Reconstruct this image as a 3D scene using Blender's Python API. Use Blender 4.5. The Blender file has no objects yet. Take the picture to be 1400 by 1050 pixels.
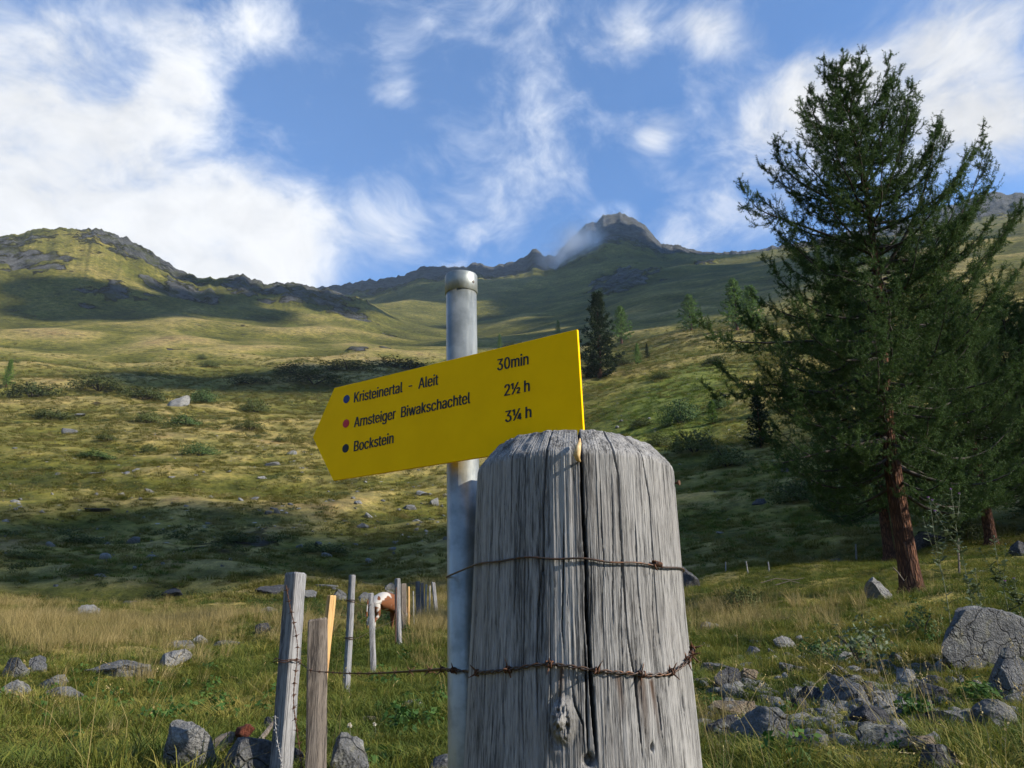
import bpy, bmesh, math, random
import numpy as np
from mathutils import Vector, Matrix
R = math.radians
scene = bpy.context.scene
C = scene.collection
HAZE = True; random.seed(7); rng = np.random.default_rng(11)

# ------------------------------------------------------------------ camera
FPX, PITCH, CAMZ = 1100.0, R(18.5), 1.25
cam_d = bpy.data.cameras.new('camera'); cam = bpy.data.objects.new('camera', cam_d); C.objects.link(cam)
cam_d.sensor_width = 36; cam_d.lens = 36*FPX/1400; cam_d.clip_start = 0.05; cam_d.clip_end = 20000
cam.location = (0, 0, CAMZ); cam.rotation_euler = (math.pi/2+PITCH, 0, 0)
scene.camera = cam
CP, SP = math.cos(PITCH), math.sin(PITCH)
def ray(px, py):
    a = (px-700)/FPX; b = (525-py)/FPX
    return np.array((a, CP-b*SP, SP+b*CP))
def at(px, py, Y):                      # point of the pixel's ray at forward distance Y
    d = ray(px, py); return np.array((0, 0, CAMZ))+d*(Y/d[1])
def azte(px, py):
    d = ray(px, py); return math.atan2(d[0], d[1]), d[2]/math.hypot(d[0], d[1])

# ------------------------------------------------------------------ node helper
class G:
    def __init__(s, tree): s.t = tree
    def n(s, typ, ins=None, **props):
        nd = s.t.nodes.new(typ)
        for k, v in props.items(): setattr(nd, k, v)
        for k, v in (ins or {}).items():
            sk = nd.inputs[k]
            if isinstance(v, bpy.types.NodeSocket): s.t.links.new(v, sk)
            elif isinstance(v, (tuple, list)) and sk.type == 'RGBA' and len(v) == 3: sk.default_value = (*v, 1)
            else: sk.default_value = v
        return nd
    def m(s, op, a, b=0.0, c=None, clamp=False):
        ins = {0: a, 1: b}
        if c is not None: ins[2] = c
        return s.n('ShaderNodeMath', ins, operation=op, use_clamp=clamp).outputs[0]
    def vm(s, op, a, b=(0, 0, 0)):
        nd = s.n('ShaderNodeVectorMath', {0: a, 1: b}, operation=op)
        return nd.outputs['Value'] if op in ('DISTANCE', 'DOT_PRODUCT', 'LENGTH') else nd.outputs[0]
    def noise(s, vec, scale, detail=4, rough=.55, dist=0.0):
        return s.n('ShaderNodeTexNoise', {'Vector': vec, 'Scale': scale, 'Detail': detail, 'Roughness': rough, 'Distortion': dist}).outputs[0]
    def voro(s, vec, scale, feature='F1', out='Distance'):
        return s.n('ShaderNodeTexVoronoi', {'Vector': vec, 'Scale': scale}, feature=feature).outputs[out]
    def mr(s, v, a, b, c=0.0, d=1.0, t='SMOOTHSTEP'):
        return s.n('ShaderNodeMapRange', {0: v, 1: a, 2: b, 3: c, 4: d}, interpolation_type=t).outputs[0]
    def mix(s, f, a, b, blend='MIX'):
        nd = s.n('ShaderNodeMix', data_type='RGBA', blend_type=blend)
        for sk, v in ((nd.inputs[0], f), (nd.inputs[6], a), (nd.inputs[7], b)):
            if isinstance(v, bpy.types.NodeSocket): s.t.links.new(v, sk)
            elif isinstance(v, (tuple, list)): sk.default_value = (*v[:3], 1)
            else: sk.default_value = v
        return nd.outputs[2]
    def ramp(s, f, stops):
        nd = s.n('ShaderNodeValToRGB', {0: f}); cr = nd.color_ramp
        while len(cr.elements) < len(stops): cr.elements.new(.5)
        for e, (p, c) in zip(cr.elements, stops): e.position = p; e.color = (*c, 1)
        return nd.outputs[0]
    def pos(s): return s.n('ShaderNodeNewGeometry').outputs['Position']
    def obj(s): return s.n('ShaderNodeTexCoord').outputs['Object']
    def attr(s, name, out='Fac'): return s.n('ShaderNodeAttribute', attribute_name=name).outputs[out]
    def scalev(s, v, k): return s.vm('MULTIPLY', v, k)
    def bump(s, h, strength=.5, dist=.01, normal=None):
        ins = {'Height': h, 'Strength': strength, 'Distance': dist}
        if normal is not None: ins['Normal'] = normal
        return s.n('ShaderNodeBump', ins).outputs[0]
def material(name):
    m = bpy.data.materials.new(name); m.use_nodes = True; m.node_tree.nodes.clear(); return m, G(m.node_tree)
def finish(m, g, color, rough=.8, normal=None, metallic=0.0, spec=.3, trans=None, bump=None):
    ins = {'Base Color': color, 'Roughness': rough, 'Metallic': metallic, 'Specular IOR Level': spec}
    if normal is not None: ins['Normal'] = normal
    sh = g.n('ShaderNodeBsdfPrincipled', ins).outputs[0]
    if trans:
        tr = g.n('ShaderNodeBsdfTranslucent', {'Color': trans[1]}).outputs[0]
        sh = g.n('ShaderNodeMixShader', {0: trans[0], 1: sh, 2: tr}).outputs[0]
    g.n('ShaderNodeOutputMaterial', {'Surface': sh}); return m

# ------------------------------------------------------------------ sun, sky, exposure
SUN_AZ = math.atan2(0.945, -0.33)        # measured from +Y (forward) towards +X
SUN_EL = R(29)
sd = Vector((math.sin(SUN_AZ)*math.cos(SUN_EL), math.cos(SUN_AZ)*math.cos(SUN_EL), math.sin(SUN_EL)))
sun_d = bpy.data.lights.new('sun', 'SUN'); sun = bpy.data.objects.new('sun', sun_d); C.objects.link(sun)
sun_d.energy = 5.0; sun_d.angle = R(.5); sun_d.color = (1, .93, .81)
sun.rotation_euler = sd.to_track_quat('Z', 'Y').to_euler(); sun.location = (60, -20, 60)
scene.view_settings.view_transform = 'Standard'; scene.view_settings.look = 'None'
scene.view_settings.exposure = 0.85; scene.view_settings.gamma = 1; scene.view_settings.use_curve_mapping = False
scene.cycles.use_denoising = True; scene.cycles.max_bounces = 4; scene.cycles.diffuse_bounces = 2; scene.cycles.transmission_bounces = 2; scene.cycles.glossy_bounces = 2
scene.cycles.transparent_max_bounces = 8; scene.cycles.volume_bounces = 1
scene.cycles.use_adaptive_sampling = True; scene.cycles.adaptive_threshold = 0.015

W = bpy.data.worlds.new('World'); scene.world = W; W.use_nodes = True; W.cycles.sampling_method = 'MANUAL'; W.cycles.sample_map_resolution = 512; W.node_tree.nodes.clear()
g = G(W.node_tree)
sky = g.n('ShaderNodeTexSky', sky_type='NISHITA', sun_disc=False, sun_elevation=SUN_EL, sun_rotation=SUN_AZ,
          altitude=1700, air_density=1.0, dust_density=.35, ozone_density=2.2).outputs[0]
D = g.n('ShaderNodeTexCoord').outputs['Generated']
q = g.n('ShaderNodeMapping', {'Vector': D, 'Rotation': (0, R(35), 0), 'Scale': (1.0, 1.0, 1.35)}).outputs[0]
warp = g.n('ShaderNodeTexNoise', {'Vector': q, 'Scale': 3.0, 'Detail': 3.0}).outputs['Color']
q2 = g.vm('ADD', q, g.vm('MULTIPLY', g.vm('SUBTRACT', warp, (.5, .5, .5)), (.28, .28, .28)))
f1 = g.noise(q2, 5.5, 8, .62); f2 = g.noise(q2, 1.7, 3, .5); f3 = g.noise(q2, 17.0, 4, .62)
fb = g.m('ADD', g.m('MULTIPLY', f1, .55), g.m('ADD', g.m('MULTIPLY', f2, .25), g.m('MULTIPLY', f3, .20)))
BL = [  # cloud banks: picture place, size, weight
 (110, 320, 180, 1.2), (290, 345, 140, 1.0), (400, 335, 80, .5), (0, 190, 100, .65), (-200, 250, 230, .7), (190, 200, 75, .4),
 (280, 40, 75, .72), (240, 130, 65, .55), (25, 60, 65, .45), (365, 30, 45, .4),
 (520, 300, 60, .35), (590, 210, 75, .48), (700, 170, 55, .45), (735, 60, 75, .42), (650, 280, 55, .32), (533, 120, 34, .62), (560, 350, 70, .3),
 (970, 35, 46, .8), (855, 55, 40, .55), (893, 187, 30, .62), (765, 225, 34, .42), (800, 250, 120, .2),
 (1270, 60, 170, .75), (1110, 160, 75, .85), (1330, 150, 60, .55), (1010, 300, 110, .42), (920, 340, 60, .3), (1500, 0, 200, .5),
 (95, 160, 45, -.42), (175, 108, 40, -.36), (262, 200, 36, -.4), (330, 130, 45, -.4),
 (600, -160, 240, .35), (1000, -220, 200, .3)]
tot = None
for (x, y, s, w) in BL:
    c = ray(x, y); c = c/np.linalg.norm(c); s = s/FPX
    k2 = 2/s**2; e = g.m('EXPONENT', g.m('MULTIPLY_ADD', g.vm('DOT_PRODUCT', D, tuple(c)), k2, -k2))
    tot = g.m('MULTIPLY', e, w) if tot is None else g.m('MULTIPLY_ADD', e, w, tot)
dens = g.m('ADD', g.m('MINIMUM', tot, 1.25), g.m('MULTIPLY', g.m('SUBTRACT', fb, .52), 3.9))
cm = g.mr(dens, .30, 1.2)
cm = g.m('MULTIPLY', cm, .96)
shade = g.mr(g.m('ADD', f2, g.m('MULTIPLY', f3, .5)), .5, .95, 3.4, 4.6)
ccol = g.mix(g.mr(dens, .5, 1.4), (.80, .87, 1.0), (1, 1, 1))
ccol = g.vm('MULTIPLY', ccol, g.n('ShaderNodeCombineXYZ', {0: shade, 1: shade, 2: shade}).outputs[0])
skc = g.mix(1.0, sky, (.78, 1.0, 1.18), 'MULTIPLY')
bg = g.n('ShaderNodeBackground', {'Color': g.mix(cm, skc, ccol), 'Strength': .13})
g.n('ShaderNodeOutputWorld', {'Surface': bg.outputs[0]})

# ------------------------------------------------------------------ mesh helpers
def link(name, me, mats=None, parent=None):
    o = bpy.data.objects.new(name, me); C.objects.link(o)
    if mats is not None and len(me.materials) == 0:
        for m in (mats if isinstance(mats, (list, tuple)) else [mats]): me.materials.append(m)
    if parent is not None: o.parent = parent
    return o
def mesh_np(name, V, F, smooth=False, attrs=None):
    """V (n,3); F (k,3) or (k,4) int array"""
    V = np.asarray(V, dtype=np.float32); F = np.asarray(F, dtype=np.int32)
    me = bpy.data.meshes.new(name); k, w = F.shape
    me.vertices.add(len(V)); me.vertices.foreach_set('co', V.ravel())
    me.loops.add(k*w); me.loops.foreach_set('vertex_index', F.ravel())
    me.polygons.add(k); me.polygons.foreach_set('loop_start', np.arange(0, k*w, w, dtype=np.int32))
    if smooth: me.polygons.foreach_set('use_smooth', np.ones(k, dtype=bool))
    for an, av in (attrs or {}).items():
        a = me.attributes.new(an, 'FLOAT', 'POINT'); a.data.foreach_set('value', np.asarray(av, dtype=np.float32))
    me.update(calc_edges=True); return me
def empty(name, loc=(0, 0, 0), rz=0.0):
    o = bpy.data.objects.new(name, None); C.objects.link(o); o.location = loc; o.rotation_euler = (0, 0, rz); o.empty_display_size = .1
    return o
def tag(o, label=None, cat=None, group=None, kind=None):
    for k, v in (('label', label), ('category', cat), ('group', group), ('kind', kind)):
        if v: o[k] = v
    return o
class MB:
    """collects verts / quads+tris into one mesh"""
    def __init__(s): s.v = []; s.f = []; s.n = 0
    def add(s, V, F):
        V = np.asarray(V, float); s.v.append(V); s.f += [tuple(int(i)+s.n for i in f) for f in F]; s.n += len(V)
    def tube(s, pts, rad, seg=8, cap=True, twist=0.0):
        pts = np.asarray(pts, float); n = len(pts); rad = np.broadcast_to(np.asarray(rad, float), (n,))
        T = np.gradient(pts, axis=0); T /= np.linalg.norm(T, axis=1)[:, None]+1e-12
        u = np.cross(T[0], (0, 0, 1.0)); 
        if np.linalg.norm(u) < 1e-3: u = np.cross(T[0], (1.0, 0, 0))
        u /= np.linalg.norm(u); V = []
        an = np.linspace(0, 2*np.pi, seg, endpoint=False)
        for i in range(n):
            u = u-T[i]*np.dot(u, T[i]); u /= np.linalg.norm(u)+1e-12; w = np.cross(T[i], u)
            V.append(pts[i]+rad[i]*(np.cos(an+twist*i)[:, None]*u+np.sin(an+twist*i)[:, None]*w))
        V = np.concatenate(V); Fs = []
        for i in range(n-1):
            for j in range(seg):
                a = i*seg+j; b = i*seg+(j+1) % seg; Fs.append((a, b, b+seg, a+seg))
        if cap: Fs.append(tuple(range(seg))[::-1]); Fs.append(tuple(range((n-1)*seg, n*seg)))
        s.add(V, Fs)
    def build(s, name, mats, parent=None, smooth=False):
        me = bpy.data.meshes.new(name); me.from_pydata(np.concatenate(s.v).tolist(), [], s.f)
        if smooth: me.polygons.foreach_set('use_smooth', np.ones(len(me.polygons), dtype=bool))
        return link(name, me, mats, parent)

# numpy gradient noise
def gn2(x, y, seed=0):
    xi = np.floor(x).astype(np.int64); yi = np.floor(y).astype(np.int64); xf = x-xi; yf = y-yi
    def h(a, b):
        k = (a*374761393+b*668265263+seed*974634777) & 0xffffffff
        k = ((k ^ (k >> 13))*1274126177) & 0xffffffff
        return ((k ^ (k >> 16)) & 0xffff)/65536.0*2*np.pi
    def gd(a, b, dx, dy):
        t = h(a, b); return np.cos(t)*dx+np.sin(t)*dy
    u = xf*xf*xf*(xf*(xf*6-15)+10); v = yf*yf*yf*(yf*(yf*6-15)+10)
    n00 = gd(xi, yi, xf, yf); n10 = gd(xi+1, yi, xf-1, yf); n01 = gd(xi, yi+1, xf, yf-1); n11 = gd(xi+1, yi+1, xf-1, yf-1)
    return ((n00*(1-u)+n10*u)*(1-v)+(n01*(1-u)+n11*u)*v)*1.5
def fbm2(x, y, o=4, seed=0, gain=.5):
    s = 0; a = 1.0
    for k in range(o): s = s+a*gn2(x*2**k, y*2**k, seed+k*17); a *= gain
    return s
def sst(x, a, b):
    t = np.clip((x-a)/(b-a), 0, 1); return t*t*(3-2*t)
# ------------------------------------------------------------------ terrain: one height field in polar form round the viewpoint
RN = np.array([4.5, 6, 9, 12, 16, 24, 34, 46, 60, 80, 110, 150, 210, 300, 430, 620, 900])
COLS = {  # picture column: height in the picture at each of the distances RN
 -150: [1060, 1020, 965, 935, 905, 872, 850, 826, 778, 730, 676, 628, 590, 556, 515, 480, 425],
  100: [1060, 1020, 965, 932, 902, 870, 848, 824, 776, 728, 672, 625, 588, 553, 512, 478, 424],
  300: [1060, 1020, 962, 925, 893, 862, 842, 818, 770, 722, 665, 618, 582, 550, 512, 480, 436],
  450: [1062, 1015, 955, 916, 884, 855, 838, 812, 768, 722, 664, 616, 578, 548, 515, 486, 452],
  600: [1064, 1012, 950, 911, 879, 850, 834, 806, 764, 718, 662, 615, 574, 544, 514, 488, 462],
  750: [1064, 1010, 948, 908, 876, 846, 828, 800, 756, 706, 650, 600, 556, 528, 505, 482, 452],
  900: [1064, 1010, 948, 908, 872, 842, 815, 785, 738, 684, 618, 556, 516, 494, 468, 445, 418],
 1050: [1064, 1008, 942, 896, 856, 822, 796, 762, 716, 662, 598, 542, 500, 474, 446, 420, 388],
 1250: [1066, 1004, 928, 872, 824, 792, 768, 736, 690, 636, 574, 520, 476, 442, 406, 376, 346],
 1400: [1066, 1002, 922, 864, 824, 792, 766, 734, 686, 630, 566, 510, 462, 424, 384, 352, 326],
 1560: [1066, 1000, 918, 860, 820, 790, 764, 730, 682, 626, 560, 500, 450, 410, 370, 338, 314]}
FRONT = [(-300, 300), (0, 321), (40, 318), (60, 315), (75, 315), (90, 317), (110, 322), (130, 321), (145, 325), (160, 328), (185, 339), (200, 346), (240, 368),
 (258, 374), (270, 380), (300, 379), (318, 379), (330, 382), (360, 390), (400, 392), (420, 396), (440, 402), (470, 409), (500, 416), (530, 427), (560, 434), (620, 440), (700, 432),
 (760, 422), (850, 400), (900, 386), (1000, 368), (1050, 358), (1150, 338), (1250, 324), (1400, 308), (1600, 300)]
MIDR = [(-300, 345), (0, 366), (160, 368), (300, 415), (430, 425), (500, 420), (560, 408), (640, 404), (760, 394), (850, 372), (930, 362), (1000, 357), (1050, 351), (1150, 342), (1300, 325), (1400, 318), (1600, 310)]
BACK = [(-300, 400), (380, 402), (430, 397), (450, 391), (470, 387), (500, 383), (520, 382), (545, 379), (550, 381), (560, 373), (572, 367), (585, 366), (600, 366), (625, 365), (640, 364), (650, 359), (662, 364), (672, 365), (690, 362),
 (708, 357), (718, 350), (728, 341), (735, 343), (745, 350), (753, 349), (758, 352), (768, 341), (778, 328), (790, 318), (800, 308), (808, 304), (816, 306), (824, 297), (835, 293), (848, 293), (858, 297), (870, 302), (885, 314),
 (898, 328), (905, 335), (920, 337), (945, 341), (960, 345), (985, 346), (1010, 347), (1040, 343), (1080, 336), (1150, 322), (1250, 300), (1310, 278), (1335, 267), (1360, 264), (1400, 267), (1600, 262)]
AZ = np.concatenate([np.arange(-180, -37, 1.5), np.arange(-37, 37, 0.1), np.arange(37, 180, 1.5)])*np.pi/180
RR = np.concatenate([np.geomspace(.6, 4, 40, endpoint=False), np.geomspace(4, 700, 330, endpoint=False), np.geomspace(700, 2500, 250, endpoint=False), np.geomspace(2500, 5200, 20)])
def prof(pl):
    a = np.array([azte(*p) for p in pl]); return np.interp(AZ, a[:, 0], a[:, 1])
_ua = np.arange(-180, 180.01, .5)*np.pi/180; _k = np.exp(-.5*(np.arange(-20, 21)/6)**2); _k /= _k.sum()
def smooth_az(t):
    u = np.interp(_ua, AZ, t); u = np.convolve(np.pad(u, 20, mode='edge'), _k, 'valid'); return np.interp(AZ, _ua, u)
layers = []
for i, r in enumerate(RN): layers.append((r, smooth_az(prof([(x, v[i]) for x, v in COLS.items()]))))
tf = prof(FRONT); tm = prof(MIDR); tb = prof(BACK)
_z = AZ*0
tf = tf+.0026*fbm2(AZ*75, _z+.3, 4, 21, .65)*sst(-np.abs(AZ-azte(240, 360)[0]), -.30, -.2); tb = tb+.0024*fbm2(AZ*85, _z+.7, 4, 22, .65)
layers += [(1300, tf), (1650, tm), (2350, tb), (2900, tb*.78), (5200, tb*.3)]
LR = np.log([l[0] for l in layers]); LT = np.stack([l[1] for l in layers])       # (layers, az)
lr = np.log(RR)
TE = np.empty((len(RR), len(AZ)))
dx = np.diff(LR)[:, None]; dl = np.diff(LT, axis=0)/dx                            # monotone (pchip) slopes along log r
mm = np.zeros_like(LT); w1 = 2*dx[1:]+dx[:-1]; w2 = dx[1:]+2*dx[:-1]
same = dl[:-1]*dl[1:] > 0
with np.errstate(divide='ignore', invalid='ignore'):
    hm = (w1+w2)/(w1/dl[:-1]+w2/dl[1:])
mm[1:-1] = np.where(same, hm, 0); mm[0] = dl[0]; mm[-1] = dl[-1]
for i, l in enumerate(lr):
    k = int(np.clip(np.searchsorted(LR, l)-1, 0, len(LR)-2)); t = np.clip((l-LR[k])/(LR[k+1]-LR[k]), 0, 1); h = LR[k+1]-LR[k]
    TE[i] = (2*t**3-3*t*t+1)*LT[k]+(t**3-2*t*t+t)*h*mm[k]+(-2*t**3+3*t*t)*LT[k+1]+(t**3-t*t)*h*mm[k+1]
Rg, Ag = np.meshgrid(RR, AZ, indexing='ij')
ZZ = CAMZ+Rg*TE
i45 = np.searchsorted(RR, 4.5); z45 = ZZ[i45]
near = Rg < 4.5
ZZ = np.where(near, sst(Rg, .5, 5.2)*z45[None, :]*1.04, ZZ)
fall = sst(np.abs(Ag), R(44), R(85))                                              # the valley falls away beside and behind the viewpoint
ZZ = ZZ*(1-fall)+fall*(0.02*Rg+Rg*.17*sst(Rg, 60, 900))*sst(Rg, 3, 30)
XX, YY = Rg*np.sin(Ag), Rg*np.cos(Ag)
# rock: crags along the ridges and at picked places of the slopes
pxg = 700+FPX*np.tan(Ag)*.95
big = fbm2(XX/170, YY/170, 5, 5)
fine = fbm2(XX/36, YY/36, 4, 9)
rock = np.zeros_like(ZZ)
crest_f = sst(Rg, 1060, 1230)*(1-sst(Rg, 1340, 1420))
rock = np.maximum(rock, crest_f*sst(.95-np.abs(Ag-azte(150, 330)[0])/.19+.4*big, .3, .7))
def blob(px, py, r, sx, sr, w=1.0):
    a = azte(px, py)[0]; d = ((Ag-a)/(sx/FPX))**2+((np.log(Rg/r))/sr)**2
    return w*np.exp(-d)
spots = [(400, 400, 1180, 95, .10, 1.2), (340, 385, 1230, 45, .06, 1.0), (480, 425, 1080, 50, .07, .9), (250, 395, 1080, 55, .07, .9), (160, 400, 980, 60, .06, .6), (30, 380, 1100, 60, .08, .7), (80, 350, 1180, 60, .05, .5),
         (535, 445, 900, 28, .05, .8), (240, 480, 620, 22, .03, .6), (490, 465, 620, 18, .03, .8), (525, 463, 650, 14, .03, .8),
         (850, 380, 1500, 60, .12, .9), (870, 330, 2200, 120, .14, .5), (640, 380, 2150, 150, .08, .7), (960, 365, 1700, 40, .05, .7), (840, 392, 1330, 40, .03, .7), (1330, 300, 2100, 120, .1, .8)]
for s_ in spots: rock = np.maximum(rock, sst(blob(*s_)+.35*fine*.8+.2*big, .35, .62))
rock = np.maximum(rock, sst(Rg, 1750, 2150)*(1-sst(Rg, 3300, 3600))*sst(.80+.5*sst(Rg, 1950, 2150)+.6*big+.45*fine, .25, .75))
rock = np.clip(rock, 0, 1)
# relief: rolling hummocks scaled to distance, crags on rock
amp = np.zeros_like(ZZ); conv = np.zeros_like(ZZ)
for k, lam in enumerate([.45, .9, 1.8, 3.6, 7.5, 15, 30, 60, 120, 240]):
    q = lam/Rg
    w = sst(q, .03, .06)*(1-sst(q, .22, .5))
    n = gn2(XX/lam+k*7.3, YY/lam-k*3.1, 40+k)
    kk = .05 if lam < 3 else (.062 if lam < 40 else .055)
    amp += w*n*lam*kk; conv += w*n*(1.0 if lam > 1 else .4)
crestm = np.maximum(crest_f*.0, 0)
amp *= (1-.75*sst(Rg, 1700, 2200))*sst(Rg, 2.0, 5.0)
rid = np.zeros_like(ZZ)
for k, lam in enumerate([240, 120, 60, 30, 18]):
    w = sst(lam/Rg, .006, .012)
    rid += w*lam*.13*((.5-np.abs(gn2(XX/lam+3*k, YY/lam+k, 80+k)))*1.6)*(.4 if lam > 100 else (.85 if lam > 40 else 1.35))
crestlock = 1-.45*np.exp(-((np.log(Rg/2350))/.05)**2)
ZZ = ZZ+amp+rock*(rid-13.0)*crestlock*np.clip(Rg/1150-.15, 0, 1.2)
dry = np.clip(.5+.42*conv+.3*fbm2(XX/90, YY/90, 3, 3), 0, 1)*(1-.45*sst(Rg, 650, 1000))
rock_a = rock*(1+.55*sst(Rg, 1850, 2100))
lush = np.clip(blob(900, 560, 150, 75, .35, 1.2)+blob(960, 530, 190, 60, .25)+.35*fine-.1, 0, 1)*sst(Rg, 60, 100)
def H(x, y):
    x = np.asarray(x, float); y = np.asarray(y, float)
    r = np.hypot(x, y); a = np.arctan2(x, y)
    lq = np.log(np.clip(r, .6, 5199)); i = np.clip(np.searchsorted(lr, lq, side='right')-1, 0, len(RR)-2); u = (lq-lr[i])/(lr[i+1]-lr[i])
    j = np.clip(np.searchsorted(AZ, a, side='right')-1, 0, len(AZ)-2); v = np.clip((a-AZ[j])/(AZ[j+1]-AZ[j]), 0, 1)
    return (ZZ[i, j]*(1-u)+ZZ[i+1, j]*u)*(1-v)+(ZZ[i, j+1]*(1-u)+ZZ[i+1, j+1]*u)*v
_rs = np.exp(np.linspace(math.log(3.5), math.log(4000), 2600))
def ground(px, py):
    """where the ray through a picture point meets the ground"""
    d = ray(px, py); h = math.hypot(d[0], d[1]); x = _rs*d[0]/h; y = _rs*d[1]/h; z = CAMZ+_rs*d[2]/h
    below = np.nonzero(z <= H(x, y))[0]
    k = below[0] if len(below) else len(_rs)-1
    return np.array((x[k], y[k], float(H(x[k], y[k]))))
nr, na = ZZ.shape
Vt = np.stack([XX, YY, ZZ], -1).reshape(-1, 3)
def grid_faces(i0, i1):
    i = np.arange(i0, i1)[:, None]; j = np.arange(na)[None, :]; j2 = (j+1) % na
    return np.stack([i*na+j, i*na+j2, (i+1)*na+j2, (i+1)*na+j], -1).reshape(-1, 4)[:, ::-1]
isp = int(np.searchsorted(RR, 760))
def terrain_part(name, i0, i1):
    F_ = grid_faces(i0, i1)-i0*na; sl = slice(i0*na, (i1+1)*na)
    return mesh_np(name, Vt[sl], F_, True, {'rock': rock_a.reshape(-1)[sl], 'dry': dry.reshape(-1)[sl], 'lush': lush.reshape(-1)[sl]})

def ground_mat():
    m, g = material('alpine_meadow'); p = g.pos()
    rk = g.attr('rock'); n_big = g.noise(p, .018, 6, .6); n_mid = g.noise(p, .16, 6, .65); n_sm = g.noise(p, 1.3, 5, .7); n_fine = g.noise(p, 9.0, 4, .7)
    f = g.m('ADD', g.m('ADD', g.m('MULTIPLY', n_big, .45), g.m('MULTIPLY', g.attr('dry'), .5)), g.m('ADD', g.m('MULTIPLY', n_mid, .5), g.m('MULTIPLY', n_sm, .45)))
    grass = g.ramp(g.mr(f, .62, 1.28, t='LINEAR'), [(0, (.036, .042, .007)), (.25, (.066, .068, .011)), (.45, (.115, .11, .022)), (.62, (.18, .153, .042)), (.8, (.25, .20, .07)), (1, (.19, .135, .055))])
    heath = g.mr(g.noise(p, .07, 7, .7, .6), .56, .68)
    grass = g.mix(g.m('MULTIPLY', heath, .65), grass, (.058, .05, .016))
    grass = g.mix(g.m('MULTIPLY', g.attr('lush'), .8), grass, g.mix(g.mr(n_sm, .35, .65), (.075, .115, .018), (.15, .17, .03)))
    mott = g.noise(p, .22, 9, .78); grass = g.mix(.85, grass, g.mix(1.0, grass, g.ramp(mott, [(.36, (.30, .34, .32)), (.48, (.95, .95, .95)), (.62, (1.7, 1.55, 1.4))]), 'MULTIPLY'))
    earth = g.mr(g.noise(p, .45, 5, .7), .66, .74)
    grass = g.mix(g.m('MULTIPLY', earth, .5), grass, (.13, .09, .05))
    grass = g.mix(.75, grass, g.mix(1.0, grass, g.ramp(n_fine, [(.25, (.45, .45, .45)), (.75, (1.5, 1.5, 1.5))]), 'MULTIPLY'))
    sc_ = g.voro(p, .55); sc2 = g.noise(p, .035, 4, .6)
    pebble = g.m('MULTIPLY', g.mr(sc_, .16, .10), g.mr(sc2, .54, .64))
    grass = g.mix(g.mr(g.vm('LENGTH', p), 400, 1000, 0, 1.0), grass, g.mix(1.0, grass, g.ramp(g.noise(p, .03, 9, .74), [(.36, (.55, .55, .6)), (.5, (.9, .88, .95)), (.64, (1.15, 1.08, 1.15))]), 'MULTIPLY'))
    rcol = g.ramp(g.noise(p, .045, 10, .78), [(.3, (.045, .047, .052)), (.45, (.13, .13, .128)), (.6, (.21, .205, .195)), (.75, (.30, .285, .265))])
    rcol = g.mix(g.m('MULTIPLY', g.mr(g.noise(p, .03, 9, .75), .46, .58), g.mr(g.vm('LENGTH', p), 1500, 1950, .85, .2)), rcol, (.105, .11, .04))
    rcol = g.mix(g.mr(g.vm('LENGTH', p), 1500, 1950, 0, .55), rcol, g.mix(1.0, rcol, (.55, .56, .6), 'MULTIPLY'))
    rm = g.mr(g.m('ADD', g.m('MULTIPLY', rk, .74), g.m('MULTIPLY', g.m('SUBTRACT', g.noise(p, .04, 10, .75), .5), 3.2)), .42, .66)
    col = g.mix(pebble, grass, (.28, .27, .255)); col = g.mix(rm, col, rcol)
    far = g.mr(g.vm('LENGTH', p), 40, 260)
    h = g.m('ADD', g.m('MULTIPLY', n_sm, .28), g.m('ADD', g.m('MULTIPLY', n_mid, 1.1), g.m('MULTIPLY', g.m('MULTIPLY', g.noise(p, .045, 7, .62), far), 4.0)))
    nb = g.bump(h, .85, 1.0, None)
    nb2 = g.bump(g.m('MULTIPLY', g.noise(p, .055, 11, .78), rm), 1.0, 30.0, nb)
    return finish(m, g, col, .95, nb2, spec=.1)
M_GROUND = ground_mat()
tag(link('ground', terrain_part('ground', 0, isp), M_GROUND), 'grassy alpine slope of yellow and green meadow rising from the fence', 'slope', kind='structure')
tag(link('mountain', terrain_part('mountain', isp, nr-1), M_GROUND), 'rocky grey mountain ridge with a rounded peak above the slope', 'mountain', kind='structure')
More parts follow.
